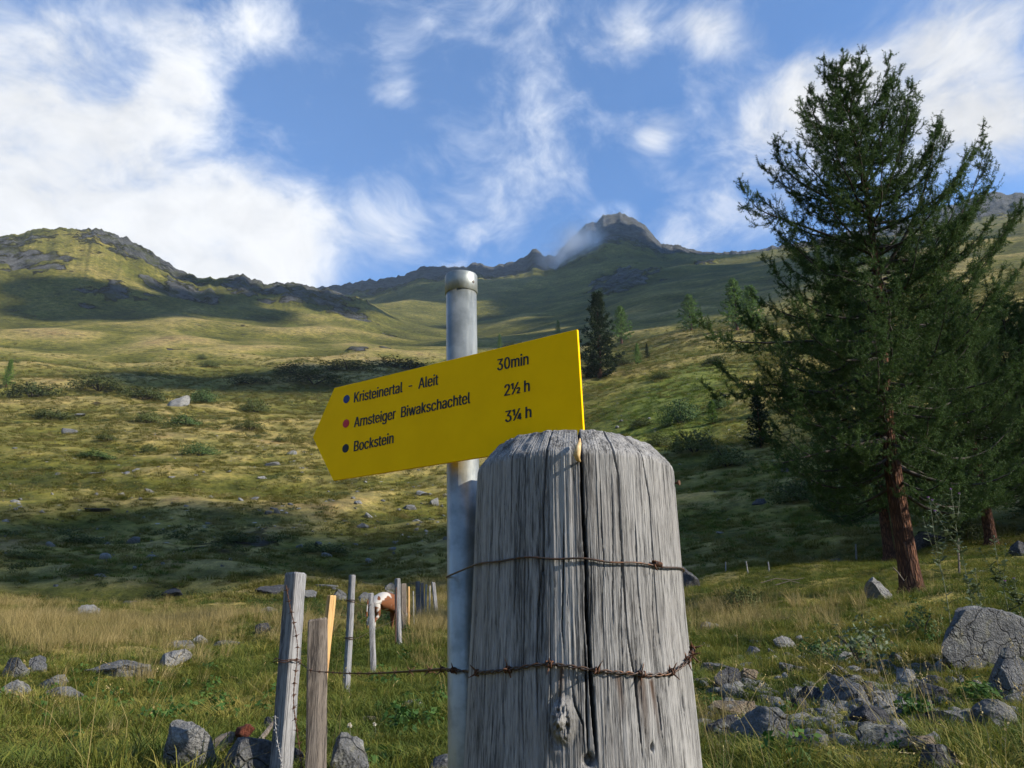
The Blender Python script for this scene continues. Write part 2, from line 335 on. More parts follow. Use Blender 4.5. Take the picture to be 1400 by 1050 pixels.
# ------------------------------------------------------------------ weathered gatepost
def wood_mat(name, light, dark, warm, stain=False, scale=1.0):
    m, g = material(name); o = g.obj()
    st = g.n('ShaderNodeMapping', {'Vector': o, 'Scale': (1, 1, .06)}).outputs[0]
    st2 = g.n('ShaderNodeMapping', {'Vector': o, 'Scale': (1, 1, .015)}).outputs[0]
    a = g.noise(st, 470*scale, 5, .7, .2); b = g.noise(st2, 60*scale, 5, .6, .6); c = g.noise(o, 9*scale, 5, .6)
    f = g.m('ADD', g.m('MULTIPLY', a, .55), g.m('MULTIPLY', b, .45))
    col = g.ramp(f, [(.34, tuple(x*.6 for x in dark)), (.42, dark), (.49, tuple(x*.6+y*.4 for x, y in zip(light, dark))), (.57, light), (.74, tuple(min(1, x*1.35) for x in light))])
    col = g.mix(g.mr(c, .45, .75, 0, .55), col, warm)
    cracks = g.mr(g.noise(g.n('ShaderNodeMapping', {'Vector': o, 'Scale': (1, 1, .008)}).outputs[0], 150*scale, 4, .7), .60, .66)
    col = g.mix(g.m('MULTIPLY', cracks, .6), col, tuple(x*.35 for x in dark))
    if stain:
        s1 = g.attr('rust'); col = g.mix(g.m('MULTIPLY', s1, g.mr(b, .3, .6, .55, 1.0)), col, (.07, .04, .025)); col = g.mix(g.mr(g.noise(g.n('ShaderNodeMapping', {'Vector': o, 'Scale': (1, 1, .12)}).outputs[0], 26, 4, .6), .55, .72, 0, .55), col, (.085, .082, .078))
    h = g.m('SUBTRACT', g.m('ADD', a, g.m('MULTIPLY', b, .3)), g.m('MULTIPLY', cracks, .8))
    return finish(m, g, col, .82, g.bump(h, .75, .0022/scale), spec=.22)
M_POST = wood_mat('grey_wood', (.285, .275, .262), (.062, .06, .058), (.20, .185, .17), True)
PX, PY = .0905, 1.15
ZSH, ZTOP = CAMZ+.247, CAMZ+.2815
def prad(z):
    return np.interp(z, [0, CAMZ-.5, CAMZ-.14, CAMZ+.05, ZSH], [.175, .168, .1525, .1445, .1405])
def cyl(px, py, off=0.0):
    d = ray(px, py); rad = .145
    for _ in range(6):
        a = d[0]**2+d[1]**2; b = -2*(d[0]*PX+d[1]*PY); c = PX**2+PY**2-(rad+off)**2
        t = (-b-math.sqrt(max(b*b-4*a*c, 0)))/(2*a); p = np.array((0, 0, CAMZ))+d*t; rad = float(prad(p[2]))
    return p, math.atan2(p[0]-PX, -(p[1]-PY))
th = np.concatenate([np.linspace(-R(108), R(108), 860), np.linspace(R(108), R(252), 60)[1:-1]])
zs = np.concatenate([np.linspace(.1, CAMZ-.17, 12)[:-1], np.linspace(CAMZ-.17, ZSH-.004, 210)])
crk = []
def crack(pts, w, dep, top=True): 
    q = [cyl(*p) for p in pts]; z = np.array([a[0][2] for a in q])[::-1]; t = np.array([a[1] for a in q])[::-1]; crk.append((z, t, w, dep, top))
crack([(793, 597), (795, 640), (797, 700), (801, 760), (802, 830), (806, 900), (810, 960), (817, 1048)], .0025, .045)
crack([(798, 860), (801, 920), (802, 980), (805, 1048)], .0013, .02, False)
crack([(747, 604), (745, 650), (742, 700), (743, 760), (735, 830), (733, 900), (735, 1000)], .0013, .016)
crack([(836, 604), (845, 650), (848, 720), (853, 800), (858, 870), (868, 930), (880, 1048)], .0012, .014)
crack([(878, 622), (888, 680), (893, 760), (899, 850), (905, 905)], .0010, .012)
crack([(674, 640), (672, 720), (668, 800), (664, 900), (662, 1000)], .0010, .011)
crack([(700, 618), (699, 700), (697, 760)], .0007, .007); crack([(718, 760), (716, 860), (713, 960), (716, 1048)], .0010, .010, False)
crack([(771, 700), (770, 780), (768, 860), (772, 900)], .0010, .012, False); crack([(820, 640), (823, 730), (828, 800)], .0007, .007, False)
crack([(868, 700), (872, 800), (880, 880)], .0007, .007, False); crack([(908, 700), (914, 800), (922, 900), (935, 1000)], .0008, .008, False)
crack([(780, 925), (786, 965), (797, 990), (800, 1040)], .0012, .012, False); crack([(690, 880), (688, 960), (690, 1048)], .0010, .012, False)
crack([(895, 930), (903, 990), (910, 1048)], .0009, .010, False); crack([(655, 760), (650, 880), (648, 1000)], .0009, .009, False)
for i in range(34):
    x0 = random.uniform(650, 925); y0 = random.uniform(600, 980); ln = random.uniform(60, 260)
    crack([(x0, max(y0, 640)), (x0+random.uniform(-3, 3)+(x0-785)*.01, y0+ln*.5), (x0+(x0-785)*.03, min(y0+ln, 1048))], random.uniform(.0004, .0007), random.uniform(.003, .007), False)
def post_rad(TH, Z, base):
    s_ = TH*.146; r = base.copy()
    r += .0006*gn2(s_*60, Z*3, 1)+.0006*gn2(s_*260, Z*4, 2)+.0006*gn2(s_*620, Z*6, 3)+.0014*gn2(s_*14+5, Z*2, 4)
    for z, t, w, dep, top in crk:
        tc = np.interp(Z, z, t); d = np.abs(TH-tc)*.146+.0009*0
        fade = sst(Z, z[0]-.002, z[0]+.05)*(1 if top else 1-sst(Z, z[-1]-.05, z[-1]+.002))
        ww = w*(.55+.45*fade)*(1+.25*gn2(Z*22, Z*0+w*1e4, 5))
        r -= dep*fade*np.clip(1-d/np.maximum(ww, 1e-5), 0, 1)**.55
    kp, kt = cyl(768, 985); d2 = ((TH-kt)*.146/.0105)**2+((Z-kp[2])/.017)**2
    r += (.019+.006*gn2(TH*60, Z*260, 77))*np.exp(-d2*.9)+.0035*np.cos(np.sqrt(d2)*5.5)*np.exp(-d2*.45)-.006*np.exp(-((np.sqrt(d2)-1.35)/.3)**2)*(.5+.5*np.sign(kt-TH))-.007*np.exp(-(((TH-kt-.05)*.146/.003)**2+((Z-kp[2]+.006)/.004)**2))
    for (hx, hy, hw, hh, hd) in [(934, 960, .0022, .009, .012), (892, 1022, .002, .004, .008), (765, 995, .002, .003, .006), (805, 1040, .006, .006, .012)]:
        q_, t_ = cyl(hx, hy); r -= hd*np.exp(-(((TH-t_)*.146/hw)**2+((Z-q_[2])/hh)**2))
    return r
rows = []; rust = []
for z in zs: rows.append((z, None))
TH, Zg = np.meshgrid(th, zs); Rd = post_rad(TH, Zg, prad(Zg))
Vp = [np.stack([PX+Rd*np.sin(TH), PY-Rd*np.cos(TH), Zg], -1)]
rk_ = np.zeros_like(TH)
for (x0, y0, x1, y1, w_) in [(876, 930, 884, 1000, .006), (890, 932, 900, 990, .004), (768, 915, 766, 950, .004), (845, 925, 850, 960, .004)]:
    p0, t0 = cyl(x0, y0); p1, t1 = cyl(x1, y1); tc = np.interp(Zg, [p1[2], p0[2]], [t1, t0])
    rk_ = np.maximum(rk_, np.exp(-((TH-tc)*.146/w_)**2)*sst(Zg, p1[2]-.03, p0[2])*(1-sst(Zg, p0[2], p0[2]+.006)))
rkk = [rk_]
# axe-cut shoulder and sawn top
for k, u in enumerate(np.linspace(.05, 1, 14)):
    fac = .9+.06*gn2(TH[0]*2.2, TH[0]*0+3, 9)
    base = prad(np.full_like(TH[0], ZSH))*(1-u)+.121*fac*u
    zz = ZSH+(ZTOP-ZSH)*(u**.9)+.002*gn2(TH[0]*9, TH[0]*0+u*4, 12)+(-.004*np.sin(TH[0]-.6))*u
    rr_ = post_rad(TH[0][None], np.full((1, len(th)), ZSH-.0045), base[None])[0]
    Vp.append(np.stack([PX+rr_*np.sin(TH[0]), PY-rr_*np.cos(TH[0]), zz], -1)[None]); rkk.append(np.zeros((1, len(th))))
edge = Vp[-1][0]; cen = edge.mean(0)
for u in (.8, .5, .2, .02):
    Vp.append((cen+(edge-cen)*u+np.array((0, 0, .002*(1-u))))[None]); rkk.append(np.zeros((1, len(th))))
Vp = np.concatenate(Vp).reshape(-1, 3); nrow = len(Vp)//len(th); nc = len(th)
i = np.arange(nrow-1)[:, None]; j = np.arange(nc)[None]; j2 = (j+1) % nc
Fp = np.stack([i*nc+j, i*nc+j2, (i+1)*nc+j2, (i+1)*nc+j], -1).reshape(-1, 4)
org = np.array((PX, PY, 0))
gp = empty('gatepost', org)
tag(gp, 'thick grey weathered wooden gatepost split by a long vertical crack', 'post')
link('post_body', mesh_np('post_body', Vp-org, Fp, True, {'rust': np.concatenate(rkk).ravel()}), M_POST, gp)
# splinter of fresh wood stuck in the crack, and a nail at the right edge
m, g = material('pale_splinter'); M_SPL = finish(m, g, g.ramp(g.noise(g.obj(), 120, 4), [(.3, (.30, .17, .06)), (.7, (.62, .45, .22))]), .7)
b = MB(); pts = [cyl(x, y, o_)[0]-org for x, y, o_ in [(793, 600, .0), (792, 606, .007), (790, 614, .012), (788.5, 622, .013), (790, 628, .009), (793, 631, .001)]]
b.tube(pts, [.001, .0028, .0042, .0046, .0032, .0012], 7); b.build('wood_splinter', M_SPL, gp, True)
def metal_mat(name, col, col2, rough, metal=1.0, ns=60):
    m, g = material(name); n = g.noise(g.obj(), ns, 5, .6); return finish(m, g, g.mix(g.mr(n, .4, .65), col, col2), rough, g.bump(n, .25, .001), metal, .4)
M_WIRE = metal_mat('dark_wire', (.07, .06, .055), (.11, .055, .03), .55, .7, 200)
M_RUST = metal_mat('rusty_wire', (.13, .055, .025), (.05, .035, .03), .75, .4, 300)
M_GALV2 = metal_mat('bright_wire', (.42, .42, .43), (.28, .25, .22), .5, .8, 200)
b = MB(); p0 = cyl(922, 661)[0]-org; b.tube([p0+(-.004, 0, 0), p0+(.003, -.004, 0), p0+(.004, -.005, 0), p0+(.006, -.0065, 0)], [.0016, .0016, .0036, .0036], 8); b.build('nail', M_RUST, gp)

# ------------------------------------------------------------------ galvanised tube with cap
m, g = material('galvanised_steel'); o = g.obj()
n1 = g.noise(g.n('ShaderNodeMapping', {'Vector': o, 'Scale': (1, 1, .15)}).outputs[0], 160, 5, .6); n2 = g.noise(o, 25, 4, .6)
M_GALV = finish(m, g, g.mix(g.mr(n2, .35, .65), (.19, .205, .195), (.30, .315, .30)), g.mr(n1, .3, .7, .36, .52), g.bump(n1, .3, .0008), .55, .6)
ttop = at(630.5, 384, 1.225); _tm = at(634.5, 800, 1.243); tb0 = ttop+(_tm-ttop)*((.1-ttop[2])/(_tm[2]-ttop[2])); tr = .0254
tdir = (ttop-tb0)/np.linalg.norm(ttop-tb0)
def tube_at(z): return tb0+tdir*((z-tb0[2])/tdir[2])
tu = empty('sign_tube', tb0); tag(tu, 'galvanised steel tube with a round cap carrying the yellow sign', 'pole')
b = MB(); b.tube([np.zeros(3), (ttop-tb0)*.5, ttop-tb0], [tr]*3, 48); b.build('tube_body', M_GALV, tu, True).data.polygons.foreach_set('use_smooth', [len(p.vertices) == 4 for p in tu.children[0].data.polygons])
b = MB(); ct = ttop-tb0
b.tube([ct+tdir*s for s in (-.024, -.0235, .0065, .0085, .0094, .0096)], [tr+.0012, tr+.0019, tr+.0019, tr+.0008, tr-.003, .002], 48)
capo = b.build('tube_cap', M_GALV, tu, True)
b = MB(); sc0 = ct+tdir*(-.010)+np.array((tr*.80, -tr*.66, 0)); b.tube([sc0, sc0+np.array((.0014, -.0012, 0))], [.0022, .0022], 10); b.build('screw', M_WIRE, capo)

# ------------------------------------------------------------------ yellow signpost board
sdir = np.array((.834, -.551, 0)); snor = np.array((-.551, -.834, 0))
s_org = tube_at(CAMZ+.42)+snor*(tr+.0065)
def splane(px, py):
    d = ray(px, py); c0 = np.array((0, 0, CAMZ)); t = np.dot(s_org-c0, snor)/np.dot(d, snor); p = c0+d*t
    return np.dot(p-s_org, sdir), p[2]-s_org[2]
TL, TP, BLc, TR, MR = splane(457, 530.5), splane(427.5, 598), splane(455.5, 657), splane(789, 450), splane(798, 590)
BR = (TR[0]+(MR[0]-TR[0])*1.10, TR[1]+(MR[1]-TR[1])*1.10)
bl2 = splane(660, 625); slope = (bl2[1]-BLc[1])/(bl2[0]-BLc[0]); BR = (BR[0], BLc[1]+slope*(BR[0]-BLc[0]))
pt = ZTOP-s_org[2]+.003                                   # the board rests on the post top
c1 = splane(671, 623); c2 = splane(700, 610)
outl = [TL, TP, BLc, (c1[0], BLc[1]+slope*(c1[0]-BLc[0])), (c2[0], pt), (TR[0]+(MR[0]-TR[0])*.97, pt), TR]; NO = len(outl)
print('SIGN', outl, BR, s_org, s_org+sdir*TR[0])
signo = empty('direction_sign', s_org); signo.rotation_euler = (0, 0, math.atan2(sdir[1], sdir[0]))   # local x along the board, -y faces the viewer
tag(signo, 'yellow arrow-shaped hiking sign with three destinations and walking times', 'sign')
m, g = material('yellow_paint'); nz = g.noise(g.obj(), 14, 5, .6)
M_YEL = finish(m, g, g.mix(g.mr(nz, .3, .7), (.95, .53, .0), (.89, .49, .0)), .55, g.bump(g.noise(g.obj(), 400, 2), .05, .0005), spec=.04)
TH_B = .0045
bm = bmesh.new(); f_ = [bm.verts.new((x, 0, z)) for x, z in outl]; b_ = [bm.verts.new((x, TH_B, z)) for x, z in outl]
bm.faces.new(f_); bm.faces.new(b_[::-1])
for k in range(NO): bm.faces.new((f_[k], b_[k], b_[(k+1) % NO], f_[(k+1) % NO]))
bmesh.ops.recalc_face_normals(bm, faces=bm.faces); bmesh.ops.bevel(bm, geom=[e for e in bm.edges], offset=.0004, segments=1, affect='EDGES')
me = bpy.data.meshes.new('board'); bm.to_mesh(me); bm.free(); link('board', me, M_YEL, signo)
def flat(name, col, r=.5):
    m, g = material(name); return finish(m, g, col, r)
M_INK = flat('black_print', (.006, .006, .007)); M_BLUE = flat('blue_print', (.012, .03, .14)); M_RED = flat('red_print', (.48, .012, .016))
FONT = None
try: FONT = bpy.data.fonts.load(bpy.utils.resource_path('LOCAL')+'/datafiles/fonts/Inter.woff2')      # Blender's own interface typeface
except Exception: pass
def lettering(body, p0, p1, cap_px):
    cu = bpy.data.curves.new('t', 'FONT'); cu.body = body; cu.size = 1
    if FONT: cu.font = FONT
    to = bpy.data.objects.new('t', cu); C.objects.link(to); dg = bpy.context.evaluated_depsgraph_get(); dg.update(); ev = to.evaluated_get(dg); cv = ev.to_curve(dg)
    polys = []
    for sp_ in cv.splines:
        bp = sp_.bezier_points; P = []
        for k in range(len(bp)):
            a, e = bp[k], bp[(k+1) % len(bp)]; p0_, h0_, h1_, p1_ = (np.array(v[:2]) for v in (a.co, a.handle_right, e.handle_left, e.co))
            st = np.abs(np.cross(h0_-p0_, p1_-p0_))+np.abs(np.cross(h1_-p0_, p1_-p0_)) < 1e-6
            for t in ((0,) if st else np.linspace(0, 1, 6, endpoint=False)): P.append((1-t)**3*p0_+3*(1-t)**2*t*h0_+3*(1-t)*t*t*h1_+t**3*p1_)
        P = np.array(P); x, y = P.T; polys.append((P, .5*np.sum(x*np.roll(y, -1)-y*np.roll(x, -1))))
    ev.to_curve_clear(); bpy.data.objects.remove(to); bpy.data.curves.remove(cu)
    allp = np.concatenate([p[0] for p in polys]); x0, x1 = allp[:, 0].min(), allp[:, 0].max()
    a = splane(*p0); e = splane(*p1); c = splane(p0[0], p0[1]-cap_px); L = e[0]-a[0]; sx = L/(x1-x0); sz = (c[1]-a[1])/polys[0][0][:, 1].max(); sl = (e[1]-a[1])/L; mbk = MB()
    A_ = np.concatenate([p[0] for p in polys]); B_ = np.concatenate([np.roll(p[0], -1, axis=0) for p in polys]); dy = 1/90; bold = .024
    for y in np.arange(A_[:, 1].min()+dy/2, A_[:, 1].max(), dy):     # fill by the non-zero winding rule, row by row
        up = (A_[:, 1] <= y) & (B_[:, 1] > y); dn = (B_[:, 1] <= y) & (A_[:, 1] > y); hit = up | dn
        xs = A_[hit, 0]+(y-A_[hit, 1])/(B_[hit, 1]-A_[hit, 1])*(B_[hit, 0]-A_[hit, 0]); w_ = np.where(up[hit], 1, -1); o_ = np.argsort(xs); acc = 0
        for k in o_:
            if acc == 0: xa = xs[k]
            acc += w_[k]
            if acc == 0 and xs[k] > xa:
                u0, u1 = (xa-x0-bold)*sx, (xs[k]-x0+bold)*sx; q0, q1 = (y-dy/2)*sz, (y+dy/2)*sz
                mbk.add([(a[0]+u0, -.0006, a[1]+q0+sl*u0), (a[0]+u1, -.0006, a[1]+q0+sl*u1), (a[0]+u1, -.0006, a[1]+q1+sl*u1), (a[0]+u0, -.0006, a[1]+q1+sl*u0)], [(0, 1, 2, 3)])
    return mbk.build('lettering', M_INK, signo)
lettering('Kristeinertal  -  Aleit', (484.2, 550.6), (599, 526), 13.6)
lettering('Arnsteiger  Biwakschachtel', (484.2, 584.6), (642.8, 551.2), 13.9)
lettering('Bockstein', (484, 617.3), (537.8, 605.8), 13.9)
lettering('30min', (680.3, 506.9), (722.6, 498.4), 15.6)
lettering('2\u00bd h', (690.1, 541.6), (724.2, 534.8), 15.6)
lettering('3\u00bc h', (691.2, 577.6), (726.4, 570.6), 15.6)
for (px, py, mt) in [(473.9, 545.7, M_BLUE), (473.2, 579.1, M_RED), (472.6, 613, M_INK)]:
    c = splane(px, py); b = MB(); an = np.linspace(0, 2*np.pi, 32, endpoint=False); rd = .0073
    V = [(c[0]+rd*math.cos(t), -.0008, c[1]+rd*math.sin(t)) for t in an]+[(c[0]+rd*math.cos(t), -.0001, c[1]+rd*math.sin(t)) for t in an]
    b.add(V, [tuple(range(32))[::-1]]+[(k, (k+1) % 32, 32+(k+1) % 32, 32+k) for k in range(32)]); b.build('route_dot', mt, signo)
for dz in (-.11, -.035):           # pipe clamps behind the board
    b = MB(); q0 = tube_at(s_org[2]+dz)-s_org; loc = np.array((np.dot(q0, sdir), np.dot(q0, -snor), q0[2]))
    an = np.linspace(R(-200), R(20), 18); P = [loc+np.array((math.cos(t)*(tr+.002), -math.sin(t)*(tr+.002), 0)) for t in an]
    for z0 in (-.006, .006): b.tube([p+np.array((0, 0, z0)) for p in P], .0022, 6)
    b.tube([P[0]+(0, 0, -.008), P[0]+(0, 0, .008)], .004, 6); b.tube([P[-1]+(0, 0, -.008), P[-1]+(0, 0, .008)], .004, 6)
    b.build('pipe_clamp', M_GALV, signo)

# ------------------------------------------------------------------ wires
def hull2(pts):
    pts = sorted(map(tuple, pts)); 
    def half(ps):
        h = []
        for p in ps:
            while len(h) > 1 and (h[-1][0]-h[-2][0])*(p[1]-h[-2][1])-(h[-1][1]-h[-2][1])*(p[0]-h[-2][0]) <= 0: h.pop()
            h.append(p)
        return h
    a = half(pts); c = half(pts[::-1]); return a[:-1]+c[:-1]
zt = CAMZ+.109; tp = tube_at(zt); an = np.linspace(0, 2*np.pi, 120, endpoint=False)
ring = hull2([(PX+(prad(zt)+.0035)*math.cos(t), PY+(prad(zt)+.0035)*math.sin(t)) for t in an]+[(tp[0]+(tr+.0013)*math.cos(t), tp[1]+(tr+.0013)*math.sin(t)) for t in an])
ring.append(ring[0])
path = [np.array((x, y, zt-.004*math.sin((x-PX)*16)+.0012*math.sin(x*90))) for x, y in ring]
b = MB(); b.tube(path, .0013, 7)
wt = b.build('wire_tie', M_WIRE, None, True); tag(wt, 'dark smooth wire looped round the gatepost and the steel tube', 'wire')
kp = cyl(899, 771, .004)[0]; b = MB(); 
T_ = np.array((math.cos(cyl(899, 771)[1]), math.sin(cyl(899, 771)[1]), -.12))
t_ = np.linspace(-1, 1, 60); hx = np.stack([np.cos(t_*18), np.sin(t_*18)], -1)*.0026
nn = np.array((math.sin(cyl(899, 771)[1]), -math.cos(cyl(899, 771)[1]), 0))
b.tube(kp+T_*(t_*.008)[:, None]+nn*hx[:, :1]+np.array((0, 0, 1))*hx[:, 1:], .0011, 6)
b.tube([kp-T_*.006, kp-T_*.0075+(0, 0, -.004)+nn*.002, kp-T_*.007+(0, 0, -.009)+nn*.004], .0011, 6); b.build('twisted_knot', M_RUST, wt, True)
def resample(P, step):
    P = np.asarray(P, float); d = np.concatenate([[0], np.cumsum(np.linalg.norm(np.diff(P, axis=0), axis=1))]); n = max(int(d[-1]/step), 2)
    t = np.linspace(0, d[-1], n+1); return np.stack([np.interp(t, d, P[:, k]) for k in range(3)], -1)
def smoothp(P, n=2):
    P = np.asarray(P, float)
    for _ in range(n):
        Q = [P[0]]
        for a, c in zip(P[:-1], P[1:]): Q += [a*.75+c*.25, a*.25+c*.75]
        P = np.array(Q+[P[-1]])
    return P
def barbed(name, P, label, mats, barbs, wr=.0011, tw=.0017, pitch=.028, group=None, blen=.011, seg=5):
    P = resample(smoothp(P), pitch/5); T = np.gradient(P, axis=0); T /= np.linalg.norm(T, axis=1)[:, None]
    up = np.array((.05, .1, 1.0)); U = np.cross(T, up); U /= np.linalg.norm(U, axis=1)[:, None]+1e-9; Wv = np.cross(U, T)
    d = np.concatenate([[0], np.cumsum(np.linalg.norm(np.diff(P, axis=0), axis=1))]); ph = d/pitch*2*np.pi
    root = empty(name, P[0])
    for s_ in (0, math.pi):
        b = MB(); b.tube(P-P[0]+tw*(np.cos(ph+s_)[:, None]*U+np.sin(ph+s_)[:, None]*Wv), wr, seg); b.build('wire_strand', mats[0], root, True)
    for q in barbs:
        k = int(np.argmin(np.abs(d-q*d[-1]))); b = MB(); c = P[k]-P[0]; a0 = random.uniform(0, 6)
        tt = np.linspace(0, 1, 16); hh = np.stack([np.cos(tt*14+a0), np.sin(tt*14+a0)], -1)*(tw+wr*1.9)
        b.tube(c+T[k]*((tt-.5)*.008)[:, None]+hh[:, :1]*U[k]+hh[:, 1:]*Wv[k], wr*.95, seg)
        for e in range(4):
            an_ = a0+e*math.pi/2+random.uniform(-.4, .4); dr = math.cos(an_)*U[k]+math.sin(an_)*Wv[k]+T[k]*random.uniform(-.5, .5)
            b.tube([c+dr*.002, c+dr*blen*.5, c+dr*blen], [wr, wr, wr*.3], 4)
        b.build('barb', mats[1], root, True)
    tag(root, label, 'barbed wire', group); return root
# ------------------------------------------------------------------ fence posts
def gnd(p, sink=0.0): return float(H(p[0], p[1]))-sink
M_FP = {'grey': wood_mat('fence_grey', (.27, .265, .265), (.07, .07, .073), (.20, .18, .165), scale=.42),
        'pale': wood_mat('fence_pale', (.38, .36, .33), (.13, .12, .11), (.29, .25, .20), scale=.42),
        'brown': wood_mat('fence_brown', (.20, .165, .135), (.055, .045, .038), (.15, .115, .085), scale=.42),
        'peeled': wood_mat('fence_peeled', (.58, .36, .15), (.36, .19, .07), (.55, .32, .12), scale=.3),
        'dark': wood_mat('fence_dark', (.13, .13, .14), (.05, .05, .055), (.11, .105, .10), scale=.6)}
def section(kind, w):
    if kind == 'square': a = np.array([(-1, -.9), (-.85, -1), (.85, -1), (1, -.85), (1, .85), (.85, 1), (-.85, 1), (-1, .88)])*w*.5
    elif kind == 'plank': a = np.array([(-1, -.45), (-.9, -.55), (.2, -.6), (.95, -.5), (1, -.3), (.95, .45), (.1, .55), (-1, .5)])*w*.5
    elif kind == 'half': t = np.linspace(math.pi, 2*math.pi, 8); a = np.concatenate([np.stack([np.cos(t), np.sin(t)], -1), [[.6, .25], [-.6, .2]]])*w*.5
    else: t = np.linspace(0, 2*np.pi, 12, endpoint=False); a = np.stack([np.cos(t), np.sin(t)], -1)*w*.5
    return a
def fence_post(top, base, Y, w, kind, mat, label, rot=0.0, taper=.92, seed=0, tilt=0.0, topcut=0.0, name='fence_post'):
    if Y is None: Y = ground(*base)[1]
    T = at(*top, Y+tilt); B = at(*base, Y); ax = (T-B)/np.linalg.norm(T-B)
    B = B+ax*((gnd(B, .12)-B[2])/ax[2]); L = np.linalg.norm(T-B)
    rr = np.random.default_rng(seed); sec = section(kind, w); k = len(sec); n = 16; V = []
    cr, sr = math.cos(rot), math.sin(rot); sec = sec@np.array([[cr, sr], [-sr, cr]])
    jit = 1+.05*rr.standard_normal(k); bow = .012*rr.standard_normal(2)
    for i in range(n):
        u = i/(n-1); s = (1+(taper-1)*u)*(1 if i < n-1 else .86)
        off = bow*math.sin(u*math.pi)*(w/.1)
        ring_ = sec*jit[:, None]*s*(1+.02*rr.standard_normal((k, 1)))+off
        z = L*u+(0 if i < n-2 else topcut*ring_[:, 0])+(0 if i < n-1 else -.0)
        V.append(np.concatenate([ring_, np.broadcast_to(np.asarray(z).reshape(-1, 1) if np.ndim(z) else np.full((k, 1), z), (k, 1))], 1))
    V[-2][:, 2] = L-w*.12+topcut*V[-2][:, 0]
    V = np.concatenate(V)
    ux = np.cross((0, 1, 0), ax); ux /= np.linalg.norm(ux); uy = np.cross(ax, ux)
    V = V[:, :1]*ux+V[:, 1:2]*uy+V[:, 2:]*ax
    Fs = [(i*k+j, i*k+(j+1) % k, (i+1)*k+(j+1) % k, (i+1)*k+j) for i in range(n-1) for j in range(k)]+[tuple(range((n-1)*k, n*k)), tuple(range(k))[::-1]]
    b = MB(); b.add(V, Fs); o = b.build(name, M_FP[mat]); o.location = B; tag(o, label, 'fence post', 'posts of the barbed wire fence'); return o
fence_post((404, 783), (384, 1050), 4.2, .080, 'square', 'grey', 'tall leaning square fence post, grey, hung with rusty barbed wire', R(56), .97, 1)
p2 = fence_post((434, 846), (431, 1050), 3.95, .088, 'plank', 'brown', 'short brownish split plank post with cracked face left of the tube', R(12), .98, 2, topcut=.1)
fence_post((453.5, 814), (438, 960), 4.7, .052, 'round', 'peeled', 'freshly peeled yellow wooden stake behind the split plank post', 0, .95, 3)
p4 = fence_post((481.5, 786), (473, 944), 9.0, .085, 'round', 'grey', 'slender round grey fence post with wire loops right of the yellow stake', 0, .9, 4)
fence_post((506, 811), (509, 912), 11.6, .105, 'half', 'grey', 'low half-round fence post left of the cow, its edge sunlit', R(70), .95, 5)
fence_post((543.5, 791), (546, 876), 15.0, .105, 'round', 'grey', 'grey round fence post standing in front of the cow', 0, .95, 6)
fence_post((551.5, 798), (553, 866), 17.0, .12, 'square', 'brown', 'thick brownish fence post just right of the cow', R(20), .95, 7)
fence_post((558.5, 802), (558, 858), 18.5, .062, 'round', 'peeled', 'thin tan fence stake right of the thick brownish post', 0, .9, 8)
fence_post((565, 808), (565.5, 846), 20.0, .036, 'round', 'pale', 'very thin pale stake in the far fence row', 0, .9, 9)
fence_post((571, 795), (572, 842), 22.0, .10, 'square', 'dark', 'dark charcoal post in the far fence row, left of a pair', R(30), .95, 10)
fence_post((577, 797), (577.5, 842), 22.6, .085, 'square', 'dark', 'dark charcoal post in the far fence row, right of a pair', R(10), .95, 11)
fence_post((583, 799), (582.5, 836), 25.0, .07, 'round', 'pale', 'pale slim post in the far fence row beside dark pair', 0, .92, 12)
fence_post((587.5, 801), (587.5, 834), 26.5, .055, 'round', 'pale', 'pale broken stake second from the end of the far fence row', 0, .85, 13, topcut=.5)
fence_post((592.5, 796), (595.5, 832), 28.0, .12, 'square', 'grey', 'wide grey post at the far end of the fence row', R(25), .95, 14, topcut=-.3)
b = MB(); r0, r1 = at(541.6, 803, 14.85), at(541.4, 878, 14.85); r1[2] = gnd(r1, .1); b.tube([r1-r1, r0-r1], [.011, .011], 8)
o = b.build('iron_rod', M_RUST); o.location = r1; tag(o, 'rusty iron rod upright against the grey post before the cow', 'rod')
for k, (tp_, bs_, Y_, mt_, lb) in enumerate([((992, 768), (992.5, 782), None, 'grey', 'thin grey stake far off, left of three right of gatepost'), ((1020, 767), (1023, 785), None, 'pale', 'thin pale leaning stake, middle of three right of gatepost'), ((1050, 768), (1051, 782), None, 'grey', 'thin grey stake, right of three beyond the dark bush')]):
    fence_post(tp_, bs_, Y_, .06, 'round', mt_, lb, 0, .9, 20+k)
fence_post((1170, 744), (1171, 768), None, .085, 'round', 'grey', 'short grey stake in the shade left of the larch trunks', 0, .9, 30)
fence_post((1310, 736), (1312, 785), None, .06, 'round', 'brown', 'brownish stake behind the tall thistle by the larch', 0, .9, 31)

# ------------------------------------------------------------------ barbed wire
def onpost(px, py): return cyl(px, py, .0035)[0]
Pm = [onpost(x, y) for x, y in [(947, 884), (945, 895), (938, 906), (928, 914), (915, 921), (895, 923), (878, 922), (855, 920), (828, 918), (806, 915), (785, 912), (765, 909), (745, 908), (725, 910), (705, 914), (685, 917), (665, 919), (651, 920)]]
tq = tube_at(CAMZ+.0); Pm += [at(638, 918, 1.219), at(628, 917, 1.216), at(617, 916, 1.224), at(608, 915, 1.25)]
Pm += [at(590, 916.5, 1.45), at(560, 918, 1.9), at(530, 920, 2.4), at(500, 921, 2.9), at(470, 920.5, 3.35), at(445, 919, 3.75), at(426, 917.5, 3.88), at(419, 913, 3.97), at(408, 905, 4.1), at(396, 902, 4.1)]
dm = np.array(Pm); tot_ = np.concatenate([[0], np.cumsum(np.linalg.norm(np.diff(dm, axis=0), axis=1))])
def frac(px): return None
